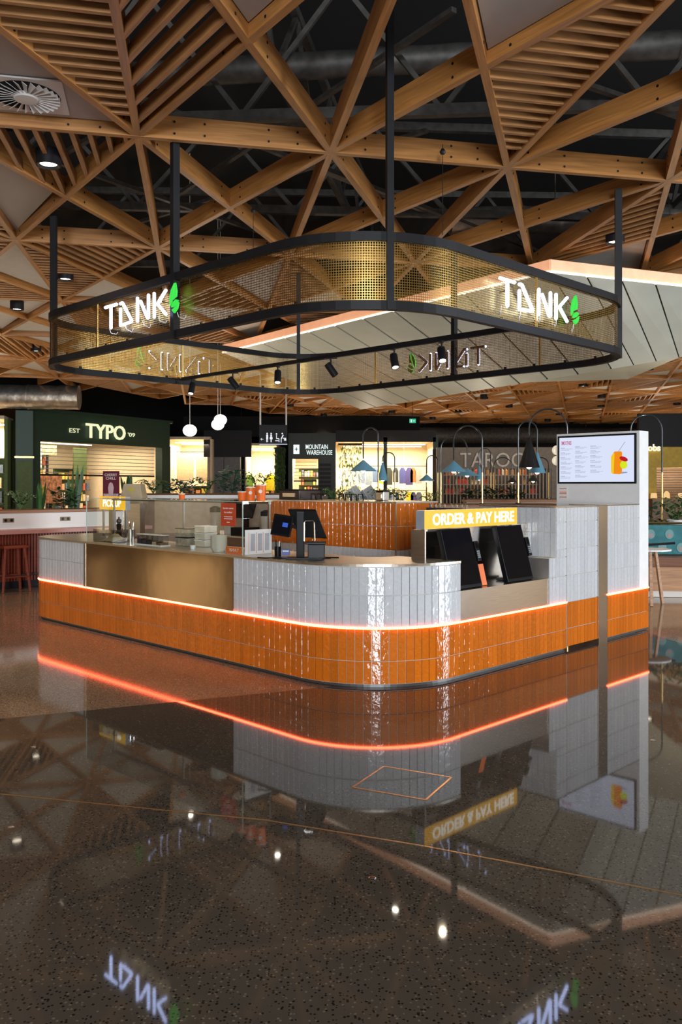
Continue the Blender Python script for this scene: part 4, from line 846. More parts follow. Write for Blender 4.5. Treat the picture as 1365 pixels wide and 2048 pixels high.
# neon letters T A N K with a leaf
M_BACKL = mat('letter_back', (0.16, 0.07, 0.06), 0.5); M_LEAFB = mat('leaf_back', (0.03, 0.16, 0.05), 0.5)
def neon_sign(loc, rz, label, seed, back=False):
    t = thing('neon_sign', label, 'neon sign', loc, rz, 'neon letter signs on the canopy')
    h, y, r = 0.215, -0.075, 0.0148
    def st(*p): return [(x, y, z * h - h / 2) for x, z in p]
    def smooth_path(p):
        out = []
        for k, q in enumerate(p):
            if 0 < k < len(p) - 1:
                a, b, c = Vector(p[k - 1]), Vector(q), Vector(p[k + 1]); m = min(0.02, (a - b).length / 3, (c - b).length / 3)
                s, e = b + (a - b).normalized() * m, b + (c - b).normalized() * m
                for f in (0, .25, .5, .75, 1): out.append(s.lerp(b, f).lerp(b.lerp(e, f), f))
            else: out.append(Vector(q))
        return out
    def stroke(name, *ps):
        if back:
            tb = MB()
            for p in ps:
                q = [v + Vector((0, 0.012, 0)) for v in smooth_path(st(*p))]; tb.tube(q, r * 1.22, 10)
            tb.build('back_tray', M_BACKL, t, smooth=True, kind='stuff')
        mb = MB()
        for p in ps:
            q = smooth_path(st(*p)); mb.tube(q, r, 10)
            for e in (q[0], q[-1]): mb.sphere(e, r, 8)
        o = mb.build(name, M_NWHITE, t, smooth=True, kind='stuff'); return o
    W = 1.09; x = -0.665
    stroke('letter_t', [(x, 1), (x + 0.21, 1)], [(x + 0.105, 1), (x + 0.105, 0)])
    x += 0.285; stroke('letter_a', [(x, 0.98), (x + 0.035, 1.0), (x + 0.21, 0.05), (x + 0.05, 0.0)], [(x, 0.72), (x, 0)])
    x += 0.305; stroke('letter_n', [(x, 1), (x, 0)], [(x + 0.055, 0.83), (x + 0.175, 0.02), (x + 0.19, 0.05), (x + 0.19, 1)])
    x += 0.285; stroke('letter_k', [(x, 1), (x, 0)], [(x + 0.19, 1.0), (x + 0.055, 0.52), (x + 0.19, 0.0)])
    x += 0.265
    def leaf(name, pts):
        n = len(pts); f = [(x + a, y - 0.01, b * h - h / 2) for a, b in pts]; k = [(x + a, y + 0.006, b * h - h / 2) for a, b in pts]
        MB().add(f + k, [tuple(range(n)), tuple(range(2 * n - 1, n - 1, -1))] + [(i, n + i, n + (i + 1) % n, (i + 1) % n) for i in range(n)]).build(name, M_NGREEN, t)
        if back: k2 = [(q[0], y + 0.012, q[2]) for q in k]; MB().add(k2 + [(q[0], y + 0.008, q[2]) for q in k], [tuple(range(n)), tuple(range(2 * n - 1, n - 1, -1))] + [(i, n + i, n + (i + 1) % n, (i + 1) % n) for i in range(n)]).build('leaf_backing', M_LEAFB, t)
    leaf('leaf', [(0.0, 0.30), (-0.005, 0.62), (0.02, 0.95), (0.068, 1.20), (0.052, 0.8), (0.022, 0.45)]); leaf('leaf', [(0.045, 0.52), (0.074, 0.82), (0.084, 1.20), (0.105, 0.85), (0.098, 0.62), (0.06, 0.57)])
    leaf('leaf', [(0.02, 0.22), (0.05, 0.42), (0.09, 0.50), (0.13, 0.44), (0.09, 0.30), (0.05, 0.22)]); leaf('leaf', [(0.028, 0.11), (0.06, 0.15), (0.10, 0.24), (0.135, 0.35), (0.115, 0.10), (0.065, -0.05)])
    rq = random.Random(seed)
    for xs in (-0.62, -0.33, -0.02, 0.25, 0.55):
        MB().tube([(xs, y + 0.02, -0.11), (xs + 0.01, y + 0.03, -0.15), (xs + 0.05, -0.01, -0.16 - rq.uniform(0, 0.02)), (xs + 0.06, 0.0, -0.14)], 0.0035, 5).build('cable', M_PAPER, t)
        MB().tube([(xs + 0.06, y + 0.01, 0.02), (xs + 0.06, 0.0, 0.02)], 0.006, 6).build('standoff', M_CHROME, t)
    return t
neon_sign(kw(CB0, (3.508 + 2.173) / 2, 3.205), R(-45), 'glowing white neon letters with green leaf on the left front canopy face', 1)
neon_sign(kw(CA0 - 0.0 + 2.07, CA0, 3.16), R(45), 'glowing white neon letters with green leaf on the right front canopy face', 2)
neon_sign(kw(CB1, 2.78, 3.17), R(135), 'back of the neon letters on the rear right canopy face', 3, True)
neon_sign(kw(1.93, CA1, 3.17), R(225), 'back of the neon letters on the rear left canopy face', 4, True)
# thin suspension wires with small sensors
for (x, y0, y1, d, lb) in [(886, 335, 470, 7.9, 'thin wire with tiny sensor hanging above the right canopy rail'), (507, 462, 500, 9.6, 'thin wire with tiny sensor hanging above the left canopy rail')]:
    p = px(x, y1, d); t = thing('hanging_sensor', lb, 'sensor', p); MB().tube([(0, 0, 0), (0, 0, ZC - p.z + 0.05)], 0.003, 5).build('wire', M_BLACK, t); MB().lathe([(0.02, -0.02), (0.03, 0.0), (0.012, 0.03)], (0, 0, ZC - p.z - 0.02), 10).build('sensor', M_BLACK, t)

# ------------------------------------------------------------------ plants
GREENS = [mat('leaf_deep', (0.020, 0.060, 0.018), 0.45, var=0.3), mat('leaf_mid', (0.045, 0.12, 0.030), 0.45, var=0.3), mat('leaf_blue', (0.05, 0.15, 0.09), 0.45, var=0.3), mat('leaf_light', (0.10, 0.20, 0.05), 0.45, var=0.3)]
M_SOIL = mat('soil', (0.16, 0.075, 0.035), 0.9, var=0.3, scale=40, bump=0.6)
def blade(mb, base, tip, w, bend, n=5):
    base, tip = Vector(base), Vector(tip); d = tip - base; side = Vector((0, 0, 1)).cross(d); side = side.normalized() if side.length > 1e-4 else Vector((1, 0, 0)); side = (Matrix.Rotation(random.uniform(0, 3.1) if abs(d.z) > 4 * math.hypot(d.x, d.y) else 0, 4, 'Z') @ side)
    vs_ = []
    for k in range(n + 1):
        t = k / n; p = base + d * t + Vector((d.x, d.y, 0)) * bend * t * t - Vector((0, 0, 1)) * bend * d.length * 0.45 * t * t * t
        ww = w * (math.sin(math.pi * min(0.999, 0.18 + 0.82 * t)) ** 0.8) * 0.5
        vs_ += [p - side * ww, p + side * ww + Vector((0, 0, 0.0))]
    mb.add(vs_, [(2 * k, 2 * k + 1, 2 * k + 3, 2 * k + 2) for k in range(n)])
def snake_plant(loc, h, n, label, seed):
    random.seed(seed); t = thing('snake_plant', label, 'plant', loc)
    for k in range(n):
        a = random.uniform(0, 6.28); r = random.uniform(0.02, 0.10); hh = h * random.uniform(0.6, 1)
        mb = MB(); blade(mb, (r * math.cos(a), r * math.sin(a), 0), (r * 2 * math.cos(a), r * 2 * math.sin(a), hh), 0.07, 0.05); mb.build('leaf', GREENS[0 if k % 2 else 1], t)
def fern(loc, rad, h, n, label, seed, m=1, name='fern'):
    random.seed(seed); t = thing(name, label, 'plant', loc)
    st = MB(); lv = MB()
    for k in range(n):
        a = 6.283 * k / n + random.uniform(-.3, .3); L_ = rad * random.uniform(0.7, 1.1); hh = h * random.uniform(0.7, 1.1); pts = []
        for q in range(7):
            f = q / 6; pts.append(Vector((math.cos(a) * L_ * f, math.sin(a) * L_ * f, hh * math.sin(f * 2.1) / 0.95)))
        st.tube(pts, 0.004, 4)
        for q in range(1, 7):
            for sgn in (-1, 1):
                sd = Vector((-math.sin(a), math.cos(a), 0)) * sgn; ll = L_ * 0.34 * (1.15 - q / 7); blade(lv, pts[q], pts[q] + sd * ll + (pts[q] - pts[q - 1]) * 0.6, L_ * 0.11, 0.3, 3)
    st.build('stems', GREENS[3], t, kind='stuff'); lv.build('foliage', GREENS[m], t, kind='stuff')
def shrub(loc, rad, h, n, label, seed, m=1, ls=0.09, name='leafy_plant'):
    random.seed(seed); t = thing(name, label, 'plant', loc)
    lv = MB(); st = MB()
    for k in range(7):
        a = random.uniform(0, 6.28); st.tube([(0, 0, 0), (math.cos(a) * rad * 0.5, math.sin(a) * rad * 0.5, h * 0.75)], 0.005, 4)
    for k in range(n):
        a = random.uniform(0, 6.28); r = rad * math.sqrt(random.random()); z = h * random.uniform(0.1, 1) * (1 - 0.35 * (r / rad) ** 2); p = Vector((r * math.cos(a), r * math.sin(a), z))
        b = random.uniform(0, 6.28); blade(lv, p, p + Vector((math.cos(b), math.sin(b), random.uniform(-0.2, 0.7))) * ls * random.uniform(.7, 1.3), ls * 0.5, 0.35, 3)
    st.build('stems', GREENS[0], t, kind='stuff'); lv.build('foliage', GREENS[m], t, kind='stuff')

# ------------------------------------------------------------------ left bar bench with planter (runs parallel to the kiosk's right side)
BL0 = Vector((-6.2, 11.35, 0)); BR = R(43)
bb = thing('bar_bench', 'long bar bench with red slatted front, pink top and white tiled planter', 'bar bench', BL0, BR)
BLN = 4.2
M_REDW = wood_mat('red_stained_timber', (0.20, 0.035, 0.016), 0.45); M_PINK = mat('pink_top', (0.50, 0.22, 0.17), 0.4, var=0.06)
M_HEX = dotted('white_penny_tile', (0.66, 0.62, 0.58), (0.40, 0.34, 0.30), 26, 0.35, 0.2)
MB().span(0, BLN, 0.36, 0.9, 0.0, 1.13).build('planter_body', mat('planter_brown', (0.20, 0.10, 0.06), 0.6), bb)
MB().span(0, BLN, -0.02, 0.36, 0.825, 0.885).build('counter_top', M_PINK, bb, bev=0.006); MB().span(0, BLN, 0.335, 0.36, 0.90, 1.12).build('tiled_upstand', M_HEX, bb); MB().span(0, BLN, 0.31, 0.36, 0.885, 0.905).build('white_rail', M_PAINTW, bb)
MB().span(-0.01, BLN + 0.01, 0.33, 0.92, 1.125, 1.165).build('timber_rim', wood_mat('planter_rim', (0.34, 0.16, 0.08), 0.5), bb)
sl = MB()
for k in range(int(BLN / 0.045)): sl.span(k * 0.045, k * 0.045 + 0.028, 0.325, 0.36, 0.10, 0.825)
sl.build('slat_cladding', M_REDW, bb, kind='stuff'); MB().span(0, BLN, 0.33, 0.36, 0.0, 0.10).build('plinth', M_BLACK, bb)
MB().span(0.02, BLN - 0.02, 0.36, 0.88, 1.13, 1.17).build('soil', M_SOIL, bb)
MB().tube([(0, 0.22, 0.20), (BLN, 0.22, 0.20)], 0.015, 8).build('foot_rail', M_STEELG, bb, smooth=True)
for x in (1.95, 2.85):
    s_ = MB().span(x - 0.085, x + 0.085, 0.327, 0.336, 0.985, 1.05)  .build('socket_plate', mat('antique_brass', (0.20, 0.14, 0.08), 0.5, 0.5), bb, bev=0.004)
    for q_ in (-0.045, 0.045): MB().disc((x + q_, 0.325, 1.018), 0.022, 14, 'y', 0.006).build('socket', M_PLAST, s_)
def bbw(x, y, z): return Matrix.Translation(BL0) @ Matrix.Rotation(BR, 4, 'Z') @ Vector((x, y, z))
def stool(x, label):
    t = thing('bar_stool', label, 'stool', bbw(x, -0.05, 0), BR, 'stools at the bar bench')
    MB().span(-0.18, 0.18, -0.16, 0.16, 0.63, 0.665).build('seat', M_REDW, t, bev=0.01)
    for sx in (-1, 1):
        for sy in (-1, 1): MB().bar((sx * 0.20, sy * 0.18, 0), (sx * 0.14, sy * 0.12, 0.63), 0.032).build('leg', M_REDW, t)
    for sy in (-1, 1): MB().bar((-0.185, sy * 0.165, 0.22), (0.185, sy * 0.165, 0.22), 0.022).build('footrest', M_REDW, t)
stool(1.15, 'red wooden bar stool at the left frame edge'); stool(1.85, 'red wooden bar stool beside the rounded end of the kiosk')
snake_plant(bbw(1.25, 0.6, 1.17), 0.85, 13, 'tall dark snake plant in the planter at left frame edge', 1)
shrub(bbw(1.75, 0.62, 1.17), 0.20, 0.42, 150, 'round-leaved shrub beside the snake plant', 2, 2, 0.09); fern(bbw(2.25, 0.62, 1.17), 0.26, 0.26, 13, 'low fern between shrub and spiky plant in the left planter', 3, 0)
snake_plant(bbw(2.55, 0.62, 1.17), 0.50, 9, 'short spiky plant in the left planter before the shop window', 4); shrub(bbw(2.95, 0.6, 1.17), 0.22, 0.36, 140, 'dense dark shrub in left planter next to the glass display', 5, 0, 0.11)
snake_plant(bbw(3.15, 0.7, 1.17), 0.80, 7, 'tall snake plant rising behind the dense dark shrub', 6)

# higher planter behind the glass display
p2 = thing('planter', 'long white-edged planter behind the glass display with greenery', 'planter', (-4.3, 16.0, 0), R(6))
MB().span(0, 3.2, 0, 0.7, 0, 1.30).build('body', mat('planter_side', (0.40, 0.30, 0.22), 0.6), p2); MB().span(-0.02, 3.22, -0.03, 0.73, 1.30, 1.36).build('white_cap', M_PAINTW, p2); MB().span(0.03, 3.17, 0.03, 0.67, 1.36, 1.39).build('soil', M_SOIL, p2)
for k, (x, kind_, h, lb) in enumerate([(0.25, 's', 0.30, 'spiky plant at the left end of the far planter'), (0.75, 'f', 0.24, 'low fern in the far planter, left of middle'), (1.25, 'b', 0.30, 'small shrub in the middle of the far planter'), (1.75, 'f', 0.30, 'fern in the far planter, right of middle'), (2.25, 'b', 0.55, 'large blue-green leafy plant near the orange cups'), (2.75, 'f', 0.36, 'fern at the right end of the far planter')]):
    l_ = Matrix.Translation(p2.location) @ Matrix.Rotation(R(6), 4, 'Z') @ Vector((x, 0.35, 1.38))
    if kind_ == 's': snake_plant(l_, h + 0.1, 9, lb, 20 + k)
    elif kind_ == 'f': fern(l_, 0.34, h, 14, lb, 20 + k, 1 if k % 2 else 3)
    else: shrub(l_, 0.30, h, 170, lb, 20 + k, 2, 0.13)
# poster and jug standing behind the display
po = thing('poster', 'dark red drink poster standing behind the glass display', 'poster', px(222, 995, 11.2), R(-12)); MB().span(-0.115, 0.115, 0, 0.012, 0, 0.345).build('board', mat('poster_maroon', (0.12, 0.012, 0.03), 0.4), po)
text('lettering', 'CHERRY', M_PAPER, po, (0, -0.001, 0.295), 0, 0.175, 0.035, 0.001); text('lettering', 'CHILL', M_PAPER, po, (0, -0.001, 0.25), 0, 0.14, 0.035, 0.001)
MB().lathe([(0.03, 0), (0.04, 0.10), (0.028, 0.15), (0.0001, 0.17)], (0, -0.003, 0.03), 14, 0.1).build('drink_print', mat('poster_pink', (0.62, 0.42, 0.45), 0.6), po); MB().span(-0.105, 0.105, -0.002, 0, 0.012, 0.05).build('print_band', mat('poster_print', (0.55, 0.45, 0.48), 0.6, var=0.5, scale=40), po)
MB().span(-0.03, 0.03, 0.0, 0.08, -0.52, 0.0).build('stand', M_STEEL, po)
jg = thing('display_hood', 'beige tapered machine hood behind the glass display beside the poster', 'machine', px(268, 998, 11.4), R(-10)); MB().add([(-0.17, -0.1, -0.06), (0.17, -0.1, -0.06), (0.17, 0.1, -0.06), (-0.17, 0.1, -0.06), (-0.11, -0.08, 0.20), (0.12, -0.08, 0.20), (0.12, 0.08, 0.20), (-0.11, 0.08, 0.20)], [(3, 2, 1, 0), (4, 5, 6, 7), (0, 1, 5, 4), (1, 2, 6, 5), (2, 3, 7, 6), (3, 0, 4, 7)]).build('hood', mat('hood_beige', (0.55, 0.45, 0.30), 0.4), jg, bev=0.01)
MB().span(-0.05, 0.05, -0.098, -0.088, 0.10, 0.15).build('label_plate', mat('hood_yellow', (0.6, 0.5, 0.1), 0.5), jg); MB().span(-0.12, 0.12, -0.08, 0.08, -0.49, -0.06).build('pedestal', M_STEEL, jg)

# ------------------------------------------------------------------ arched lamps in the seating planters
M_ARM = mat('dark_arm', (0.05, 0.055, 0.06), 0.3, 0.7); M_SBLUE = mat('shade_blue', (0.13, 0.34, 0.50), 0.35, 0.0, var=0.05); M_BULB = glow('bulb', (1.0, 0.86, 0.62), 5.0)
def arch_lamp(pole, shade, y0, y1, hw, apex, d, label, m, zb=0.0):
    base = px(pole, 1012, d); top = px(pole, apex, d); s0 = px(shade, y0, d); s1 = px(shade, y1, d); r = hw * d / F
    t = thing('arch_lamp', label, 'lamp', (base.x, base.y, zb), 0, 'arched lamps over the seating')
    o = Vector((base.x, base.y, zb)); half = abs(s0.x - base.x) / 2; za = top.z - half; sgn = 1 if s0.x > base.x else -1
    zg = px(pole, 945, d).z - zb
    MB().tube([(0, 0, 0), (0, 0, zg)], 0.014, 8).build('brass_pole', M_BRASS, t, smooth=True)
    pts = [Vector((0, 0, zg))] + [Vector((sgn * half * (1 - math.cos(math.pi * k / 16)), 0, za - zb + half * math.sin(math.pi * k / 16))) for k in range(17)] + [Vector((s0.x - o.x, 0, s0.z + 0.02 - o.z))]
    MB().tube(pts, 0.013, 8).build('arm', M_ARM, t, smooth=True)
    hh = s0.z - s1.z; cx, cz = s0.x - o.x, s1.z - o.z
    sh = MB().lathe([(0.012, hh), (0.02, hh * 0.97), (r, 0.0), (r * 0.97, 0.0), (0.016, hh * 0.9)], (cx, 0, cz), 24, cap=False).build('shade', m, t, smooth=True); MB().sphere((cx, 0, cz + min(0.02, hh * 0.2)), min(0.045, r * 0.4), 8).build('bulb', M_BULB, sh, smooth=True)
    MB().lathe([(0.05, 0), (0.05, 0.015)], (0, 0, 0), 16).build('base', M_ARM, t)
for a in [(965, 908, 922, 944, 26, 852, 15.0, 'blue cone lamp left of the large sign letters, lit, nearest', M_SBLUE, 1.22), (882, 935, 937, 952, 26, 872, 16.5, 'blue wide lamp just behind and right of the nearest one', M_SBLUE), (982, 959, 932, 960, 7, 897, 20, 'slim pale blue cone lamp below the big letters', M_SBLUE),
          (988, 1025, 955, 965, 11, 915, 22, 'small distant lamp with bright bulb before the slatted screen', M_ARM), (1135, 1059, 875, 935, 21, 818, 13, 'tall black cone lamp left of the menu column', M_BLACK), (1037, 1075, 905, 946, 17, 843, 15.3, 'blue tall cone lamp half hidden by the black cone', M_SBLUE, 1.22),
          (1098, 1067, 950, 963, 13, 915, 19.4, 'flat dark lamp low behind the black cone lamp', M_ARM, 1.24), (1325, 1262, 905, 935, 20, 829, 13, 'arched lamp right of the menu column on a brass pole', M_BLACK, 0.88), (757, 727, 920, 942, 27, 856, 15, 'wide blue lamp before the clothes shop window, largest there', M_SBLUE, 1.19),
          (790, 766, 925, 961, 11, 905, 19, 'narrow pale blue cone lamp beside the wide one', M_SBLUE), (876, 854, 949, 962, 16, 911, 20, 'small blue lamp at the right end of the clothes window', M_SBLUE)]: arch_lamp(*a)
def planter(x0, x1, d, z, label):
    p = px(x0, 1000, d); q = px(x1, 1000, d); t = thing('planter', label, 'planter', (p.x, d - 0.3, 0)); w = q.x - p.x
    MB().span(0, w, 0, 0.6, 0, z - 0.05).build('body', MATS['planter_side'], t); MB().span(-0.02, w + 0.02, -0.02, 0.62, z - 0.05, z).build('cap', MATS['planter_rim'], t); MB().span(0.02, w - 0.02, 0.03, 0.57, z, z + 0.02).build('soil', M_SOIL, t)
planter(872, 1112, 15.2, 1.20, 'brown planter box behind the order sign'); planter(635, 874, 15.2, 1.17, 'brown planter behind island holding the ferns'); planter(930, 1130, 19.4, 1.22, 'far brown planter before the slatted shopfront'); planter(1060, 1120, 13.0, 1.10, 'small planter under the black cone lamp')
for k, (x, d, r_, h, m, lb) in enumerate([(668, 15.2, 0.26, 0.28, 1, 'bright fern behind island left of the leaning panels'), (690, 15.3, 0.22, 0.24, 3, 'light green fern right beside the first fern behind island'), (770, 15.2, 0.30, 0.30, 2, 'pale blue-green fern in the middle behind the island'), (800, 15.3, 0.26, 0.26, 2, 'second pale fern right of the kitchen dispenser'), (862, 15.2, 0.18, 0.22, 1, 'small fern at right end behind the island')]): fern((px(x, 1000, d).x, d, 1.18), r_, h, 15, lb, 40 + k, m)
for k, (x, w, h) in enumerate(((945, 0.3, 0.26), (985, 0.3, 0.28), (1025, 0.3, 0.24))): shrub((px(x, 1000, 19.4).x, 19.4, 1.24), w, h, 130, 'dark low shrub before the slatted shopfront, ' + ['left one', 'middle one', 'right one'][k], 60 + k, 0, 0.12)
# leaning solar-like display panels seen behind the island
for k, x in enumerate((712, 742)):
    p = px(x, 1003, 17); t = thing('leaning_panel', 'striped glass panel leaning back behind the island, ' + ['left one', 'right one'][k], 'panel', (p.x, p.y, 0.9), R(-15)); MB().box((0, 0, 0.38), (0.30, 0.02, 0.46), ry=R(-32)).build('panel', mat('panel_blue', (0.25, 0.30, 0.36), 0.2, 0.3), t)
    for q_ in range(4): MB().box((-0.02 - 0.1 + q_ * 0.07, -0.013, 0.38), (0.008, 0.004, 0.44), ry=R(-32)).build('stripe', M_CHROME, t)
    MB().span(-0.2, 0.2, -0.05, 0.1, 0.0, 0.14).build('foot', M_STEELG, t)

# ------------------------------------------------------------------ right-hand banquette corner
bq = thing('banquette', 'banquette with teal patterned cushion backs and timber seat', 'banquette', (3.75, 11.9, 0), R(-4))
M_TEAL = mat('teal_fabric', (0.035, 0.17, 0.19), 0.85, var=0.2, scale=8); M_MOTIF = mat('teal_motif', (0.16, 0.30, 0.31), 0.85); M_CORAL = mat('coral_fabric', (0.42, 0.12, 0.08), 0.8)
MB().span(0, 4, 0, 0.5, 0.42, 0.55).build('timber_seat', wood_mat('seat_wood', (0.17, 0.07, 0.035), 0.4), bq, bev=0.01); MB().span(0, 4, 0.05, 0.5, 0.08, 0.42).build('base', wood_mat('seat_base', (0.40, 0.22, 0.12), 0.5), bq); MB().span(0, 4, 0.06, 0.5, 0, 0.08).build('plinth', M_HEX, bq)
MB().span(0, 0.36, 0.40, 0.55, 0.56, 0.95).build('back_cushion', M_CORAL, bq, bev=0.03, label='coral cushion back')
for k, (x0, x1) in enumerate(((0.38, 1.45), (1.47, 2.6))):
    c = MB().span(x0, x1, 0.40, 0.55, 0.56, 0.98).build('back_cushion', M_TEAL, bq, bev=0.03, label='teal cushion back with looping motifs')
    for r_ in range(2):
        for q_ in range(4):
            cx = x0 + 0.16 + q_ * 0.26 + 0.10 * r_; cz = 0.66 + r_ * 0.19
            if cx < x1 - 0.08: mb = MB().disc((cx, 0.398, cz), 0.06, 14, 'y', 0.006); mb.v = [(cx + (x - cx), y, cz + (z - cz) * 1.15) for x, y, z in mb.v]; mb.build('motif', M_MOTIF, c); MB().disc((cx, 0.3955, cz - 0.02), 0.03, 12, 'y', 0.005).build('motif', mat('motif_pink', (0.35, 0.25, 0.24), 0.85), c)
MB().tube([(0.0, 0.6, 1.0), (4, 0.6, 1.0)], 0.014, 8).build('brass_rail', M_BRASS, bq, smooth=True)
bp2 = thing('planter', 'planter box behind the teal banquette', 'planter', (3.9, 12.6, 0)); MB().span(0, 4, 0, 0.7, 0, 0.85).build('body', MATS['planter_side'], bp2); MB().span(0.02, 3.98, 0.02, 0.68, 0.85, 0.88).build('soil', M_SOIL, bp2)
shrub((4.62, 12.9, 0.87), 0.16, 0.42, 70, 'blue-leaved plant behind the banquette beside the column', 81, 2, 0.11); fern((5.02, 12.9, 0.92), 0.36, 0.42, 14, 'spiky green palm in white pot behind the banquette', 82, 1, 'palm'); fern((4.75, 12.9, 0.87), 0.25, 0.15, 12, 'low fern at foot of the brass pole', 83, 0)
tag(MB().lathe([(0.11, 0), (0.14, 0.16), (0.13, 0.16), (0.10, 0.02)], (0, 0, 0), 18).build('plant_pot', M_PAINTW, loc=(5.02, 12.9, 0.87), smooth=True), 'white round pot holding the spiky palm', 'pot')
tt = thing('side_table', 'small round white-topped table with angled timber legs by the banquette', 'table', (4.02, 11.2, 0)); MB().lathe([(0.27, 0.70), (0.27, 0.72)], (0, 0, 0), 24).build('top', M_PAINTW, tt)
for k in range(3): a = 2.1 * k + 0.3; MB().bar((0.2 * math.cos(a), 0.2 * math.sin(a), 0), (0.09 * math.cos(a), 0.09 * math.sin(a), 0.70), 0.035).build('leg', wood_mat('table_leg', (0.45, 0.25, 0.14), 0.5), tt)
fb = thing('lounge_chair', 'dark thin-framed chair arm poking out beside the menu column', 'chair', (3.75, 11.45, 0)); MB().tube([(-0.2, 0, 0.76), (0.3, 0, 0.75), (0.68, -0.05, 0.78)], 0.016, 8).build('arm', M_BLACK, fb)
for x in (-0.2, 0.28): MB().tube([(x, 0, 0), (x, -0.02, 0.75)], 0.012, 8).build('leg', M_BLACK, fb)
MB().span(-0.2, 0.28, 0.0, 0.4, 0.43, 0.46).build('seat', M_BLACK, fb)

# ------------------------------------------------------------------ hanging globes and signs
M_OPAL = glow('opal_glow', (1.0, 0.90, 0.78), 4.5)
for (x, y, r, d, lb) in [(380, 861, 14, 18, 'glowing flattened globe pendant, lowest and leftmost of three'), (436, 849, 13, 20, 'glowing globe pendant, lower of the overlapping pair'), (441, 840, 13, 22, 'glowing globe pendant, upper of the overlapping pair')]:
    p = px(x, y, d); t = thing('globe_pendant', lb, 'pendant lamp', p, 0, 'globe pendants'); MB().sphere((0, 0, 0), r * d / F, 14, 0.85).build('globe', M_OPAL, t, smooth=True); MB().tube([(0, 0, r * d / F * 0.8), (0, 0, 8.6 - p.z)], 0.006, 5).build('cord', M_PAPER, t)
    lamp('pendant_light', 'POINT', p, 25, (1, 0.85, 0.65), shadow_soft_size=r * d / F * 1.02)
rs_ = thing('restroom_sign', 'black hanging sign with white restroom pictograms', 'sign', px(547, 888, 24), R(4)); W_ = 28 * 24 / F; H_ = 38 * 24 / F
MB().span(-W_, W_, -0.03, 0.03, 0, H_).build('panel', M_BLACK, rs_); MB().span(-W_, W_, -0.032, 0.032, -0.012, 0.0).build('light_edge', glow('sign_edge', (0.7, 0.75, 1.0), 1.0), rs_)
for x in (-W_ * 0.92, W_ * 0.92): MB().tube([(x, 0, H_), (x, 0, 2.2)], 0.022, 8).build('hanger', M_PAINTW, rs_)
Mw = glow('picto_white', (0.9, 0.92, 1.0), 0.9)
def picto(x, parts):
    mb = MB()
    for p in parts: mb.box((x + p[0], -0.033, p[1]), (p[2], 0.004, p[3]), ry=p[4] if len(p) > 4 else 0)
    mb.disc((x + parts[0][0], -0.033, parts[0][1] + parts[0][3] / 2 + 0.03), 0.022, 10, 'y', 0.004); mb.build('pictogram', Mw, rs_, kind='stuff')
picto(-0.17, [(0, 0.20, 0.055, 0.12), (-0.015, 0.10, 0.02, 0.10), (0.015, 0.10, 0.02, 0.10)]); picto(-0.06, [(0, 0.20, 0.045, 0.12), (0, 0.16, 0.075, 0.06), (0, 0.09, 0.03, 0.08)]); picto(0.09, [(0, 0.20, 0.02, 0.10), (0.03, 0.15, 0.07, 0.02), (0.07, 0.10, 0.02, 0.10), (0.01, 0.09, 0.09, 0.02)]); picto(0.25, [(0, 0.20, 0.03, 0.12, 0.5), (0.06, 0.16, 0.09, 0.02), (-0.03, 0.10, 0.02, 0.12), (0.08, 0.12, 0.06, 0.05)])
mb = MB().box((-0.31, -0.033, 0.13), (0.07, 0.004, 0.014)).box((-0.335, -0.033, 0.145), (0.04, 0.004, 0.012), ry=R(-45)).box((-0.335, -0.033, 0.115), (0.04, 0.004, 0.012), ry=R(45)); mb.build('arrow', Mw, rs_, kind='stuff')
ex = thing('exit_sign', 'small green emergency exit sign hanging far under the lattice', 'exit sign', px(826, 846, 32)); MB().span(-0.12, 0.12, 0, 0.03, 0, 0.16).build('panel', glow('exit_green', (0.03, 0.55, 0.30), 0.9), ex); MB().box((0.05, -0.004, 0.08), (0.06, 0.006, 0.03)).build('arrow', Mw, ex); MB().box((-0.05, -0.004, 0.08), (0.05, 0.006, 0.10)).build('pictogram', Mw, ex); MB().tube([(0, 0.015, 0.16), (0, 0.015, 8.6 - ex.location.z)], 0.01, 6).build('rod', M_BLACK, ex)

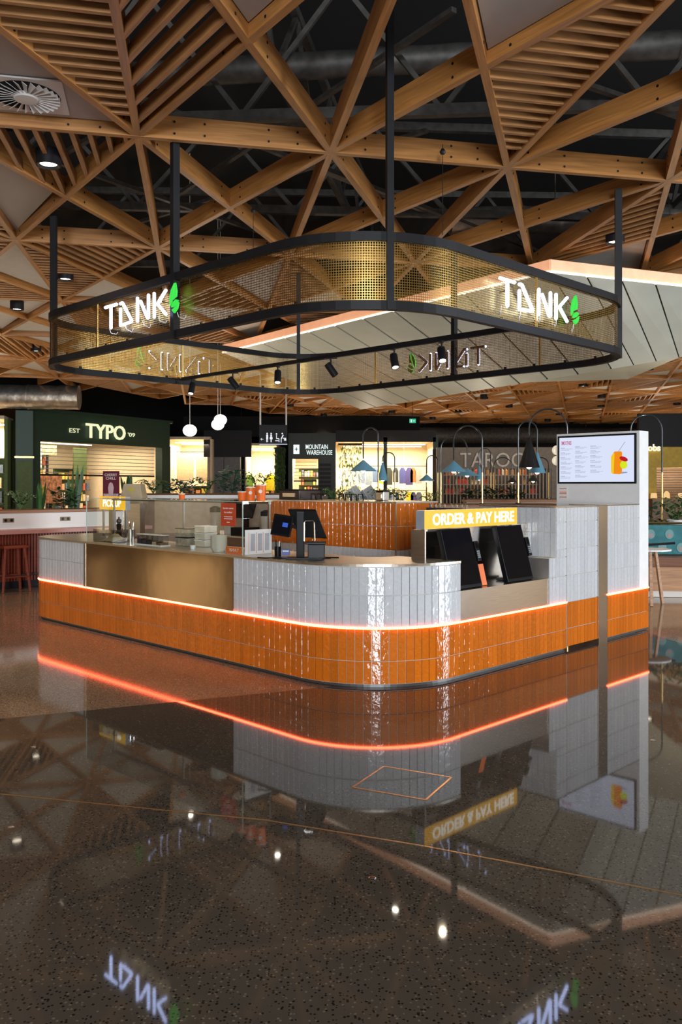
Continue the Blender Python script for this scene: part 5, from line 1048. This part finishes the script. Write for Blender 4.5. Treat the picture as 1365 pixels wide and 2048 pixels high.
# ------------------------------------------------------------------ shops at the back of the hall
M_GREEN = mat('shopfront_green', (0.008, 0.045, 0.025), 0.45, var=0.06); M_CREAM = mat('shop_cream', (0.72, 0.60, 0.42), 0.7, var=0.05); M_DGREEN = mat('dark_green', (0.010, 0.022, 0.018), 0.5); M_OLIVE = mat('olive_wall', (0.10, 0.15, 0.05), 0.7)
M_SHOPC = mat('shop_ceiling', (0.6, 0.52, 0.4), 0.8); M_SHOPL = glow('shop_light', (1.0, 0.84, 0.60), 5.0); M_GREYP = mat('grey_hoarding', (0.13, 0.13, 0.14), 0.5)
def shop(label, o, rz, w, depth, h, wall, side, strength, n_strip=2, name='shop_interior'):
    """open-fronted room: local x along the front, y into the shop"""
    t = thing(name, label, 'shop interior', o, rz)
    MB().span(0, w, depth, depth + 0.1, 0, h).build('rear_wall', wall, t); MB().span(-0.1, 0, 0, depth, 0, h).build('side_wall', side, t); MB().span(w, w + 0.1, 0, depth, 0, h).build('side_wall', side, t)
    MB().span(0, w, 0, depth, h, h + 0.1).build('shop_ceiling', M_SHOPC, t); MB().span(0, w, 0, depth, -0.003, -0.001).build('shop_floor', M_FLOOR2, t)
    for k in range(n_strip): MB().span(w * 0.08, w * 0.92, depth * (k + 0.5) / n_strip - 0.06, depth * (k + 0.5) / n_strip + 0.06, h - 0.14, h - 0.10).build('light_strip', M_SHOPL, t)
    M_ = Matrix.Translation(o) @ Matrix.Rotation(rz, 4, 'Z'); c = M_ @ Vector((w / 2, depth * 0.45, h - 0.2)); lamp('shop_lighting', 'AREA', c, strength, (1.0, 0.82, 0.58), (0, 0, rz), shape='RECTANGLE', size=w * 0.85, size_y=depth * 0.7)
    return t, M_
def shelf_unit(label, M_, rz, x, y, w, h, rows, cols, seed, z0=0.0, name='shelf_unit'):
    q = random.Random(seed); t = thing(name, label, 'shelf', M_ @ Vector((x, y, z0)), rz)
    MB().span(0, w, 0.30, 0.33, 0, h).build('back_board', M_OLIVE, t); 
    for r in range(rows + 1): MB().span(0, w, 0, 0.3, h * r / rows + 0.001, h * r / rows + 0.016).build('shelf_board', mat('shelf_dark', (0.10, 0.05, 0.03), 0.5), t)
    pal = [(0.75, 0.62, 0.42), (0.55, 0.12, 0.06), (0.7, 0.55, 0.1), (0.65, 0.6, 0.55), (0.25, 0.10, 0.07), (0.12, 0.16, 0.22), (0.70, 0.35, 0.15)]
    gs = {k: MB() for k in range(len(pal))}
    for r in range(rows):
        for c in range(cols):
            if q.random() < 0.1: continue
            ww = w / cols; gs[q.randrange(len(pal))].span(c * ww + ww * 0.1, c * ww + ww * q.uniform(0.6, 0.95), 0.03, 0.25, h * r / rows + 0.016, h * (r + q.uniform(0.45, 0.85)) / rows)
    for k, g in gs.items():
        if g.v: g.build('goods', mat('goods_%d' % k, pal[k], 0.6, var=0.3, scale=25), t, kind='stuff')
    return t
def shutter(label, M_, rz, w, z0, z1, n, x0=0.0):
    t = thing('roller_shutter', label, 'roller shutter', M_ @ Vector((x0, 0.03, z0)), rz)
    for k in range(n): MB().span(0, w, 0, 0.02, (z1 - z0) * (k + 0.35) / n, (z1 - z0) * (k + 0.35) / n + 0.022).build('slat', mat('shutter_bar', (0.55, 0.52, 0.46), 0.4), t)
    MB().span(0, w, -0.01, 0.03, -0.06, 0.0).build('bottom_bar', M_BLACK, t); MB().span(0, w, 0.024, 0.028, 0, z1 - z0).build('clear_curtain', M_GLASSW, t)

# green stationery shop
ty0, ty1 = px(62, 970, 28.0), px(338, 970, 34.0); v = ty1 - ty0; TR = math.atan2(v.y, v.x); TW = v.length; ty0.z = 0
g = thing('green_shopfront', 'dark green shopfront with glowing cream sign letters', 'shopfront', ty0, TR)
MB().span(0, TW, -0.05, 0.25, 3.02, 3.98).build('fascia', M_GREEN, g); MB().span(0, 0.32, -0.08, 0.25, 0, 3.02).build('pilaster', M_GREEN, g); MB().span(TW - 0.5, TW, -0.08, 0.25, 0, 3.02).build('pilaster', M_GREEN, g)
MB().span(-0.1, TW + 0.1, -0.12, 0.25, 3.98, 4.08).build('cornice', M_GREEN, g); MB().span(0, TW, -0.09, 0.0, 3.00, 3.06).build('moulding', M_GREEN, g)
M_TYPO = glow('sign_cream', (0.85, 0.85, 0.52), 1.1)
text('lettering', 'TYPO', M_TYPO, g, (TW * 0.475, -0.12, 3.45), 0, TW * 0.285, 0.52, 0.05, 0.012); text('lettering', 'EST', MATS['sign_cream'], g, (TW * 0.265, -0.08, 3.42), 0, TW * 0.07, 0.15, 0.01); text('lettering', "'09", MATS['sign_cream'], g, (TW * 0.675, -0.08, 3.42), 0, TW * 0.055, 0.15, 0.01)
tM, M_ = shop('warm lit stationery shop interior behind the green shopfront', ty0 + Vector((-math.sin(TR), math.cos(TR), 0)) * 0.27, TR, TW, 4.5, 3.3, M_CREAM, M_CREAM, 330)
shutter('half-lowered clear shutter in the green shopfront', M_, TR, TW - 0.86, 1.92, 3.0, 8, 0.34); M_s = Matrix.Translation(ty0) @ Matrix.Rotation(TR, 4, 'Z')
shelf_unit('shelf of boxed goods at left inside the stationery shop', M_, TR, 0.4, 3.2, 2.0, 2.9, 10, 8, 1); shelf_unit('shelf of books in the middle of the stationery shop', M_, TR, 2.7, 3.9, 1.9, 2.7, 7, 12, 2); shelf_unit('shelf of folders at right inside the stationery shop', M_, TR, 4.8, 3.6, 1.7, 2.2, 5, 9, 3)
for k, (x, y, z, w, h, c, lb) in enumerate([(1.6, 3.1, 2.15, 1.9, 0.9, (0.75, 0.72, 0.66), 'white patterned banner on shop rear wall'), (1.0, 3.0, 2.15, 0.55, 0.9, (0.62, 0.10, 0.06), 'red patterned banner on shop rear wall'), (3.8, 3.6, 2.72, 0.9, 0.5, (0.68, 0.55, 0.35), 'tan framed print high in the stationery shop'), (1.7, 1.2, 0.9, 1.0, 1.0, (0.55, 0.24, 0.12), 'orange patterned display stand in shop window'), (0.9, 0.8, 0.7, 0.6, 0.8, (0.80, 0.70, 0.05), 'yellow pointed display in the shop window')]):
    t = thing('shop_display', lb, 'display', M_ @ Vector((x, y, z)), TR); MB().span(0, w, 0, 0.08, 0, h).build('board', mat('display_%d' % k, c, 0.6, var=0.75, scale=9), t, bev=0.02); MB().span(w * 0.45, w * 0.55, 0.02, 0.06, -z, 0).build('stand', M_BLACK, t)
tag(MB().span(0, 0.7, 0, 0.05, 0, 1.1).build('wall_panel', M_OLIVE, loc=M_ @ Vector((5.4, 3.4, 1.95)), rz=TR), 'plain olive panel hanging at right in the stationery shop', 'panel')
# left neighbour: green pier and a slice of another shop
lp = thing('green_pier', 'dark green boxed pier left of the green shopfront', 'pier', px(31, 970, 27.0) * Vector((1, 1, 0)) if False else Vector((px(31, 970, 27.0).x, 27.0, 0)), R(20)); MB().span(0, 0.52, 0, 0.6, 0, 3.9).build('shaft', M_GREEN, lp); MB().span(-0.03, 0.55, -0.03, 0.6, 2.4, 2.46).build('band', M_BRASS, lp); MB().span(0.03, 0.49, -0.02, 0.0, 0.2, 2.3).build('olive_panel', M_OLIVE, lp)
sl_o = Vector((-12.85, 26.2, 0)); tL, ML = shop('slice of a warm lit shop at left frame edge', sl_o, R(10), 2.45, 1.4, 3.6, M_CREAM, M_OLIVE, 330)
shelf_unit('shelf of white goods in the shop slice at left edge', ML, R(10), 0.8, 0.9, 1.7, 2.4, 5, 7, 6)
# window with beige panels right of the green shopfront
bw0 = px(338, 970, 36.5); bw0.z = 0
tB, MB2 = shop('lit window with beige hanging panels right of the green shopfront', bw0, 0, 1.75, 3.0, 3.5, M_CREAM, M_CREAM, 242)
hr = thing('panel_display', 'two beige panels hanging from a black bar in the lit window', 'display', MB2 @ Vector((0.1, 1.2, 1.7))); MB().tube([(0, 0.02, 1.3), (1.6, 0.02, 1.3)], 0.02, 6).build('bar', M_BLACK, hr)
for k in range(2): MB().span(k * 0.85, k * 0.85 + 0.75, 0, 0.04, 0, 1.2).build('panel', mat('beige_panel', (0.55, 0.42, 0.26), 0.7), hr)
shelf_unit('low shelf of patterned goods in the beige panel window', MB2, 0, 0.1, 1.6, 1.5, 1.5, 3, 6, 8)
hd = thing('hoarding', 'grey hoarding panel between two shops', 'hoarding', Vector((px(415, 970, 37).x, 37, 0)))
for k in range(2): MB().span(k * 0.72, k * 0.72 + 0.70, 0, 0.1, 0, 2.75).build('board', M_GREYP, hd)
MB().span(-0.15, 1.9, -0.05, 0.1, 2.75, 3.9).build('header', M_BLACK, hd)
# outdoor clothing shop
def colm(x, d, w, label, m=M_DGREEN, h=3.9): return tag(MB().span(0, w, 0, 0.5, 0, h).build('pier', m, loc=Vector((px(x, 970, d).x, d, 0))), label, 'pier')
colm(484, 38, 0.16, 'thin dark pier left of the sunglasses window')
go = Vector((px(488, 970, 38).x, 38.0, 0)); tG, MG = shop('lit clothes shop seen left of the plant-covered pier', go, 0, 1.45, 3.5, 3.3, M_CREAM, M_CREAM, 242)
shelf_unit('low display tables in the shop left of the vine pier', MG, 0, 0.1, 1.5, 1.2, 1.4, 3, 5, 9)
for k, (x, c, lb) in enumerate([(0.1, (0.15, 0.30, 0.05), 'green jacket displayed left of the vine pier'), (1.1, (0.75, 0.65, 0.02), 'yellow jacket displayed left of the vine pier')]):
    t = thing('jacket', lb, 'jacket', MG @ Vector((x, 1.0, 1.3))); MB().add([(-0.2, 0, 0), (0.2, 0, 0), (0.22, 0, 0.62), (0.08, 0, 0.72), (-0.08, 0, 0.72), (-0.22, 0, 0.62), (-0.2, 0.12, 0), (0.2, 0.12, 0), (0.22, 0.12, 0.62), (0.08, 0.12, 0.72), (-0.08, 0.12, 0.72), (-0.22, 0.12, 0.62)], [(0, 1, 2, 3, 4, 5), (11, 10, 9, 8, 7, 6), (0, 6, 7, 1), (1, 7, 8, 2), (2, 8, 9, 3), (3, 9, 10, 4), (4, 10, 11, 5), (5, 11, 6, 0)]).build('body', mat('jk_%s' % lb[:6], c, 0.7), t)
    MB().tube([(0, 0.06, 0.72), (0, 0.06, 0.9)], 0.02, 6).build('hanger', M_CHROME, t)
vp = thing('vine_pier', 'pier covered in hanging green vines beside the black shop sign', 'pier', Vector((px(550, 970, 37.5).x, 37.5, 0))); MB().span(0, 0.45, 0, 0.5, 0, 3.2).build('shaft', M_DGREEN, vp)
random.seed(91); vn = MB()
for k in range(420):
    p = Vector((random.uniform(-0.02, 0.47), -0.03 - random.random() * 0.05, random.uniform(0.9, 3.2))); blade(vn, p, p + Vector((random.uniform(-.06, .06), -0.03, -random.uniform(0.08, 0.18))), 0.06, 0.1, 2)
vn.build('foliage', GREENS[3], vp, kind='stuff')
mwx = Vector((px(577, 970, 36.5).x, 36.5, 0)); MWW = (672 - 577) * 36.5 / F
mw = thing('dark_shopfront', 'dark green shopfront with white block letters and square logo', 'shopfront', mwx)
MB().span(0, MWW, 0, 0.4, 2.66, 3.75).build('fascia', M_DGREEN, mw); MB().span(0, 0.17, 0, 0.4, 0, 2.66).build('pilaster', M_DGREEN, mw); MB().span(MWW - 0.75, MWW, 0, 0.4, 0, 2.66).build('pilaster', M_DGREEN, mw)
for k in range(9): MB().span(MWW - 0.7, MWW - 0.2, -0.03, 0.0, 0.9 + k * 0.18, 1.02 + k * 0.18).build('louvre', M_BLACK, mw)
M_MW = glow('sign_mint', (0.85, 0.97, 0.95), 1.2)
text('lettering', 'MOUNTAIN', M_MW, mw, (MWW * 0.60, -0.01, 3.17), 0, 0.94, 0.20, 0.02, 0.006); text('lettering', 'WAREHOUSE', M_MW, mw, (MWW * 0.655, -0.01, 2.93), 0, 1.10, 0.20, 0.02, 0.006)
MB().span(0.22, 0.47, -0.02, 0.0, 2.87, 3.26).build('logo_tile', M_MW, mw); MB().box((0.345, -0.024, 3.07), (0.03, 0.006, 0.16)).build('logo_mark', M_DGREEN, mw); MB().box((0.345, -0.024, 3.07), (0.14, 0.006, 0.03)).build('logo_mark', M_DGREEN, mw)
tC, MC = shop('lit entrance of the outdoor clothing shop under the block letters', mwx + Vector((0.1, 0.45, 0)), 0, MWW - 0.25, 4.0, 3.0, M_CREAM, M_CREAM, 242)
shelf_unit('shelf of shoes seen through the clothing shop entrance', MC, 0, 0.2, 2.2, 1.2, 2.3, 6, 9, 12); shutter('half-open shutter in the clothing shop entrance', MC, 0, 1.0, 1.75, 2.62, 6, 0.1)
ww0 = Vector((px(672, 970, 37).x, 37.0, 0)); WW = (872 - 672) * 37 / F
tW, MW_ = shop('bright clothing shop window with rails of jackets', ww0, 0, WW, 4.0, 3.45, M_CREAM, M_CREAM, 726)
gl = thing('shop_window', 'tall glazed clothing shop window with dark mullions', 'shop window', ww0)
for k, (x0, x1) in enumerate(((0.02, 2.05), (2.11, 2.9), (2.96, WW))): MB().span(x0, x1, -0.02, 0.0, 0.1, 3.4).build('pane', M_GLASSW, gl)
for x, w in ((2.05, 0.16), (WW - 0.12, 0.22)): MB().span(x, x + w, -0.08, 0.06, 0, 3.6).build('mullion', M_DGREEN, gl)
MB().span(0, WW, -0.08, 0.06, 3.4, 3.9).build('header', M_BLACK, gl)
jk = [(0.62, 0.60, 0.56), (0.08, 0.10, 0.16), (0.22, 0.28, 0.36), (0.10, 0.16, 0.30), (0.70, 0.55, 0.03), (0.03, 0.035, 0.03), (0.025, 0.03, 0.028), (0.05, 0.06, 0.22), (0.06, 0.05, 0.20), (0.60, 0.13, 0.03), (0.30, 0.30, 0.30)]
names = ['white', 'dark navy', 'grey-blue', 'blue', 'yellow', 'black', 'charcoal', 'indigo', 'purple-blue', 'orange', 'grey']
for row, (z, y) in enumerate(((1.55, 2.0), (0.45, 1.8))):
    rl = thing('clothes_rail', ['upper clothes rail in the bright shop window', 'lower clothes rail in the bright shop window'][row], 'clothes rail', MW_ @ Vector((0.3, y, z))); MB().tube([(0, 0.07, 0.86), (WW - 0.5, 0.07, 0.86)], 0.02, 6).build('rail', M_BLACK, rl)
    for x in (0.0, WW / 2 - 0.2, WW - 0.5): MB().tube([(x, 0.07, -z), (x, 0.07, 1.0)], 0.02, 6).build('upright', M_BLACK, rl)
    for k in range(11):
        kk = (k * 4 + 5) % 11 if row else k; x = 0.85 + k * 0.31 if k < 9 else 3.5 + (k - 9) * 0.25
        t = thing('jacket', '%s garment on the %s rail in the bright shop window' % (names[kk], ['upper', 'lower'][row]), 'jacket', MW_ @ Vector((x, y, z))); w_ = 0.12 + 0.02 * (k % 3); hz = 0.68 + 0.06 * ((k * 7) % 3)
        MB().add([(-w_, 0, 0.8 - hz), (w_, 0, 0.8 - hz), (w_ * 1.05, 0, 0.62), (w_ * 0.5, 0, 0.78), (-w_ * 0.5, 0, 0.78), (-w_ * 1.05, 0, 0.62), (-w_, 0.16, 0.8 - hz), (w_, 0.16, 0.8 - hz), (w_ * 1.05, 0.16, 0.62), (w_ * 0.5, 0.12, 0.78), (-w_ * 0.5, 0.12, 0.78), (-w_ * 1.05, 0.16, 0.62)], [(0, 1, 2, 3, 4, 5), (11, 10, 9, 8, 7, 6), (0, 6, 7, 1), (1, 7, 8, 2), (2, 8, 9, 3), (3, 9, 10, 4), (4, 10, 11, 5), (5, 11, 6, 0)]).build('body', mat('garment_%d' % kk, jk[kk], 0.75, var=0.2, scale=12), t); MB().tube([(0, 0.07, 0.78), (0, 0.07, 0.87)], 0.008, 5).build('hanger', M_CHROME, t)
vn2 = MB(); random.seed(17)
for k in range(520):
    p = Vector((random.uniform(0.15, 1.1), random.uniform(0.2, 0.5), random.uniform(1.4, 3.3))); blade(vn2, p, p + Vector((random.uniform(-.08, .08), -0.02, -random.uniform(0.08, 0.2))), 0.07, 0.1, 2)
iv = thing('hanging_vines', 'curtain of pale green hanging vines inside the bright window', 'vines', MW_ @ Vector((0, 0, 0))); vn2.build('foliage', mat('vine_pale', (0.35, 0.42, 0.14), 0.6), iv, kind='stuff'); MB().span(0.1, 1.15, 0.3, 0.4, 3.28, 3.36).build('hanging_bar', M_BLACK, iv)
# cafe with slatted screen and large letters
to = Vector((px(874, 970, 30).x, 30.0, 0)); TAW = (1118 - 874) * 30 / F
ca = thing('slatted_cafe_front', 'taupe cafe front with large pale letters over a slatted screen', 'shopfront', to, R(-3))
M_TAUPE = mat('taupe', (0.20, 0.165, 0.13), 0.6)
MB().span(0, TAW, 0, 0.3, 2.12, 2.86).build('fascia', M_TAUPE, ca); text('lettering', 'TAROCA', mat('letter_grey', (0.62, 0.56, 0.49), 0.5), ca, (TAW * 0.5, -0.03, 2.42), 0, TAW * 0.62, 0.50, 0.04, 0.0)
for k in range(34): x = 0.1 + k * (TAW - 0.2) / 34; MB().span(x, x + 0.035, 0.05, 0.14, 0.9, 2.12).build('slat', mat('slat_grey', (0.34, 0.30, 0.25), 0.5), ca)
MB().span(0, TAW, 0, 0.3, 0, 0.9).build('base_wall', M_TAUPE, ca); MB().span(0, TAW, 2.6, 2.7, 0, 2.9).build('inner_wall', mat('cafe_dark', (0.035, 0.025, 0.02), 0.7), ca); MB().span(0, 0.25, -0.02, 0.3, 0, 2.12).build('pier', M_TAUPE, ca); MB().span(TAW - 0.3, TAW, -0.02, 0.3, 0, 2.12).build('pier', M_TAUPE, ca)
bt = MB(); q = random.Random(8)
cafe_cols = [mat('bottle_red', (0.40, 0.03, 0.02), 0.3), mat('bottle_amber', (0.45, 0.18, 0.02), 0.3), mat('bottle_white', (0.6, 0.58, 0.5), 0.4)]
cs_ = thing('cafe_shelf', 'shelves of bottles glimpsed between the cafe slats', 'shelf', Matrix.Translation(to) @ Vector((0.3, 1.8, 0)))
for r_ in range(3): MB().span(0, TAW - 0.6, 0, 0.3, 1.2 + r_ * 0.35, 1.23 + r_ * 0.35).build('shelf_board', M_TAUPE, cs_)
for m_i, m_ in enumerate(cafe_cols):
    b_ = MB()
    for r_ in range(3):
        for k in range(9): x = q.uniform(0.05, TAW - 0.7); b_.lathe([(0.045, 0), (0.045, 0.16), (0.015, 0.2), (0.015, 0.26)], (x, 0.1 + 0.04 * m_i, 1.23 + r_ * 0.35), 8)
    b_.build('bottles', m_, cs_, kind='stuff')
lamp('cafe_light', 'AREA', (to.x + TAW / 2, 31.4, 2.7), 60, (1, 0.8, 0.55), (0, 0, 0), shape='RECTANGLE', size=TAW * 0.8, size_y=0.8)
# far right yellow shop with counter
yo = Vector((px(1292, 970, 27).x, 27.0, 0))
ys_ = thing('yellow_shopfront', 'yellow framed kiosk shop with shutter at right edge', 'shopfront', yo)
M_YEL = mat('mustard', (0.55, 0.36, 0.02), 0.5)
MB().span(0, 3.2, 0.05, 0.2, 2.1, 2.75).build('header', M_YEL, ys_); MB().span(0, 0.35, 0.0, 0.2, 0, 2.1).build('jamb', M_YEL, ys_); MB().span(0, 3.2, 2.4, 2.5, 0, 2.75).build('rear_wall', mat('shop_brown', (0.20, 0.12, 0.07), 0.6), ys_); MB().span(-0.2, 3.2, 0.02, 0.2, 2.75, 3.8).build('upper_fascia', M_BLACK, ys_)
text('lettering', 'oobs', glow('sign_warm', (1.0, 0.85, 0.6), 1.3), ys_, (0.18, -0.02, 2.72), 0, 0.55, 0.22, 0.03, 0.03)
for k in range(12): MB().span(0.38, 3.2, 0.1, 0.13, 1.15 + k * 0.078, 1.17 + k * 0.078).build('shutter_slat', M_TAUPE, ys_)
MB().span(0, 3.2, -0.6, 0.0, 0, 1.12).build('counter', wood_mat('cafe_counter', (0.30, 0.17, 0.10), 0.5), ys_)
for k, x in enumerate((0.15, 0.55, 1.0)):
    t = thing('counter_lamp', 'small warm counter lamp on the yellow shop counter, %s' % ['left', 'middle', 'right'][k], 'lamp', yo + Vector((x, -0.3, 1.12))); MB().lathe([(0.10, 0.0), (0.09, 0.15), (0.03, 0.22 if k == 1 else 0.16)], (0, 0, 0.02), 14).build('shade', glow('lamp_warm', (1.0, 0.62, 0.28), 0.9), t, smooth=True); MB().lathe([(0.05, 0), (0.05, 0.02)], (0, 0, 0), 12).build('base', M_BLACK, t)
lamp('yellow_shop_light', 'AREA', (yo.x + 1.6, 28.2, 2.6), 60, (1, 0.8, 0.5), (0, 0, 0), shape='RECTANGLE', size=2.6, size_y=1.0)
# dark bulkhead above the shops
struct(MB().span(-14, 16, 43.5, 43.8, 0, 8.5).build('wall_rear', M_VOID)); struct(MB().span(-7.0, 3.5, 38.2, 38.5, 3.7, 4.6).build('trim_2', M_VOID))
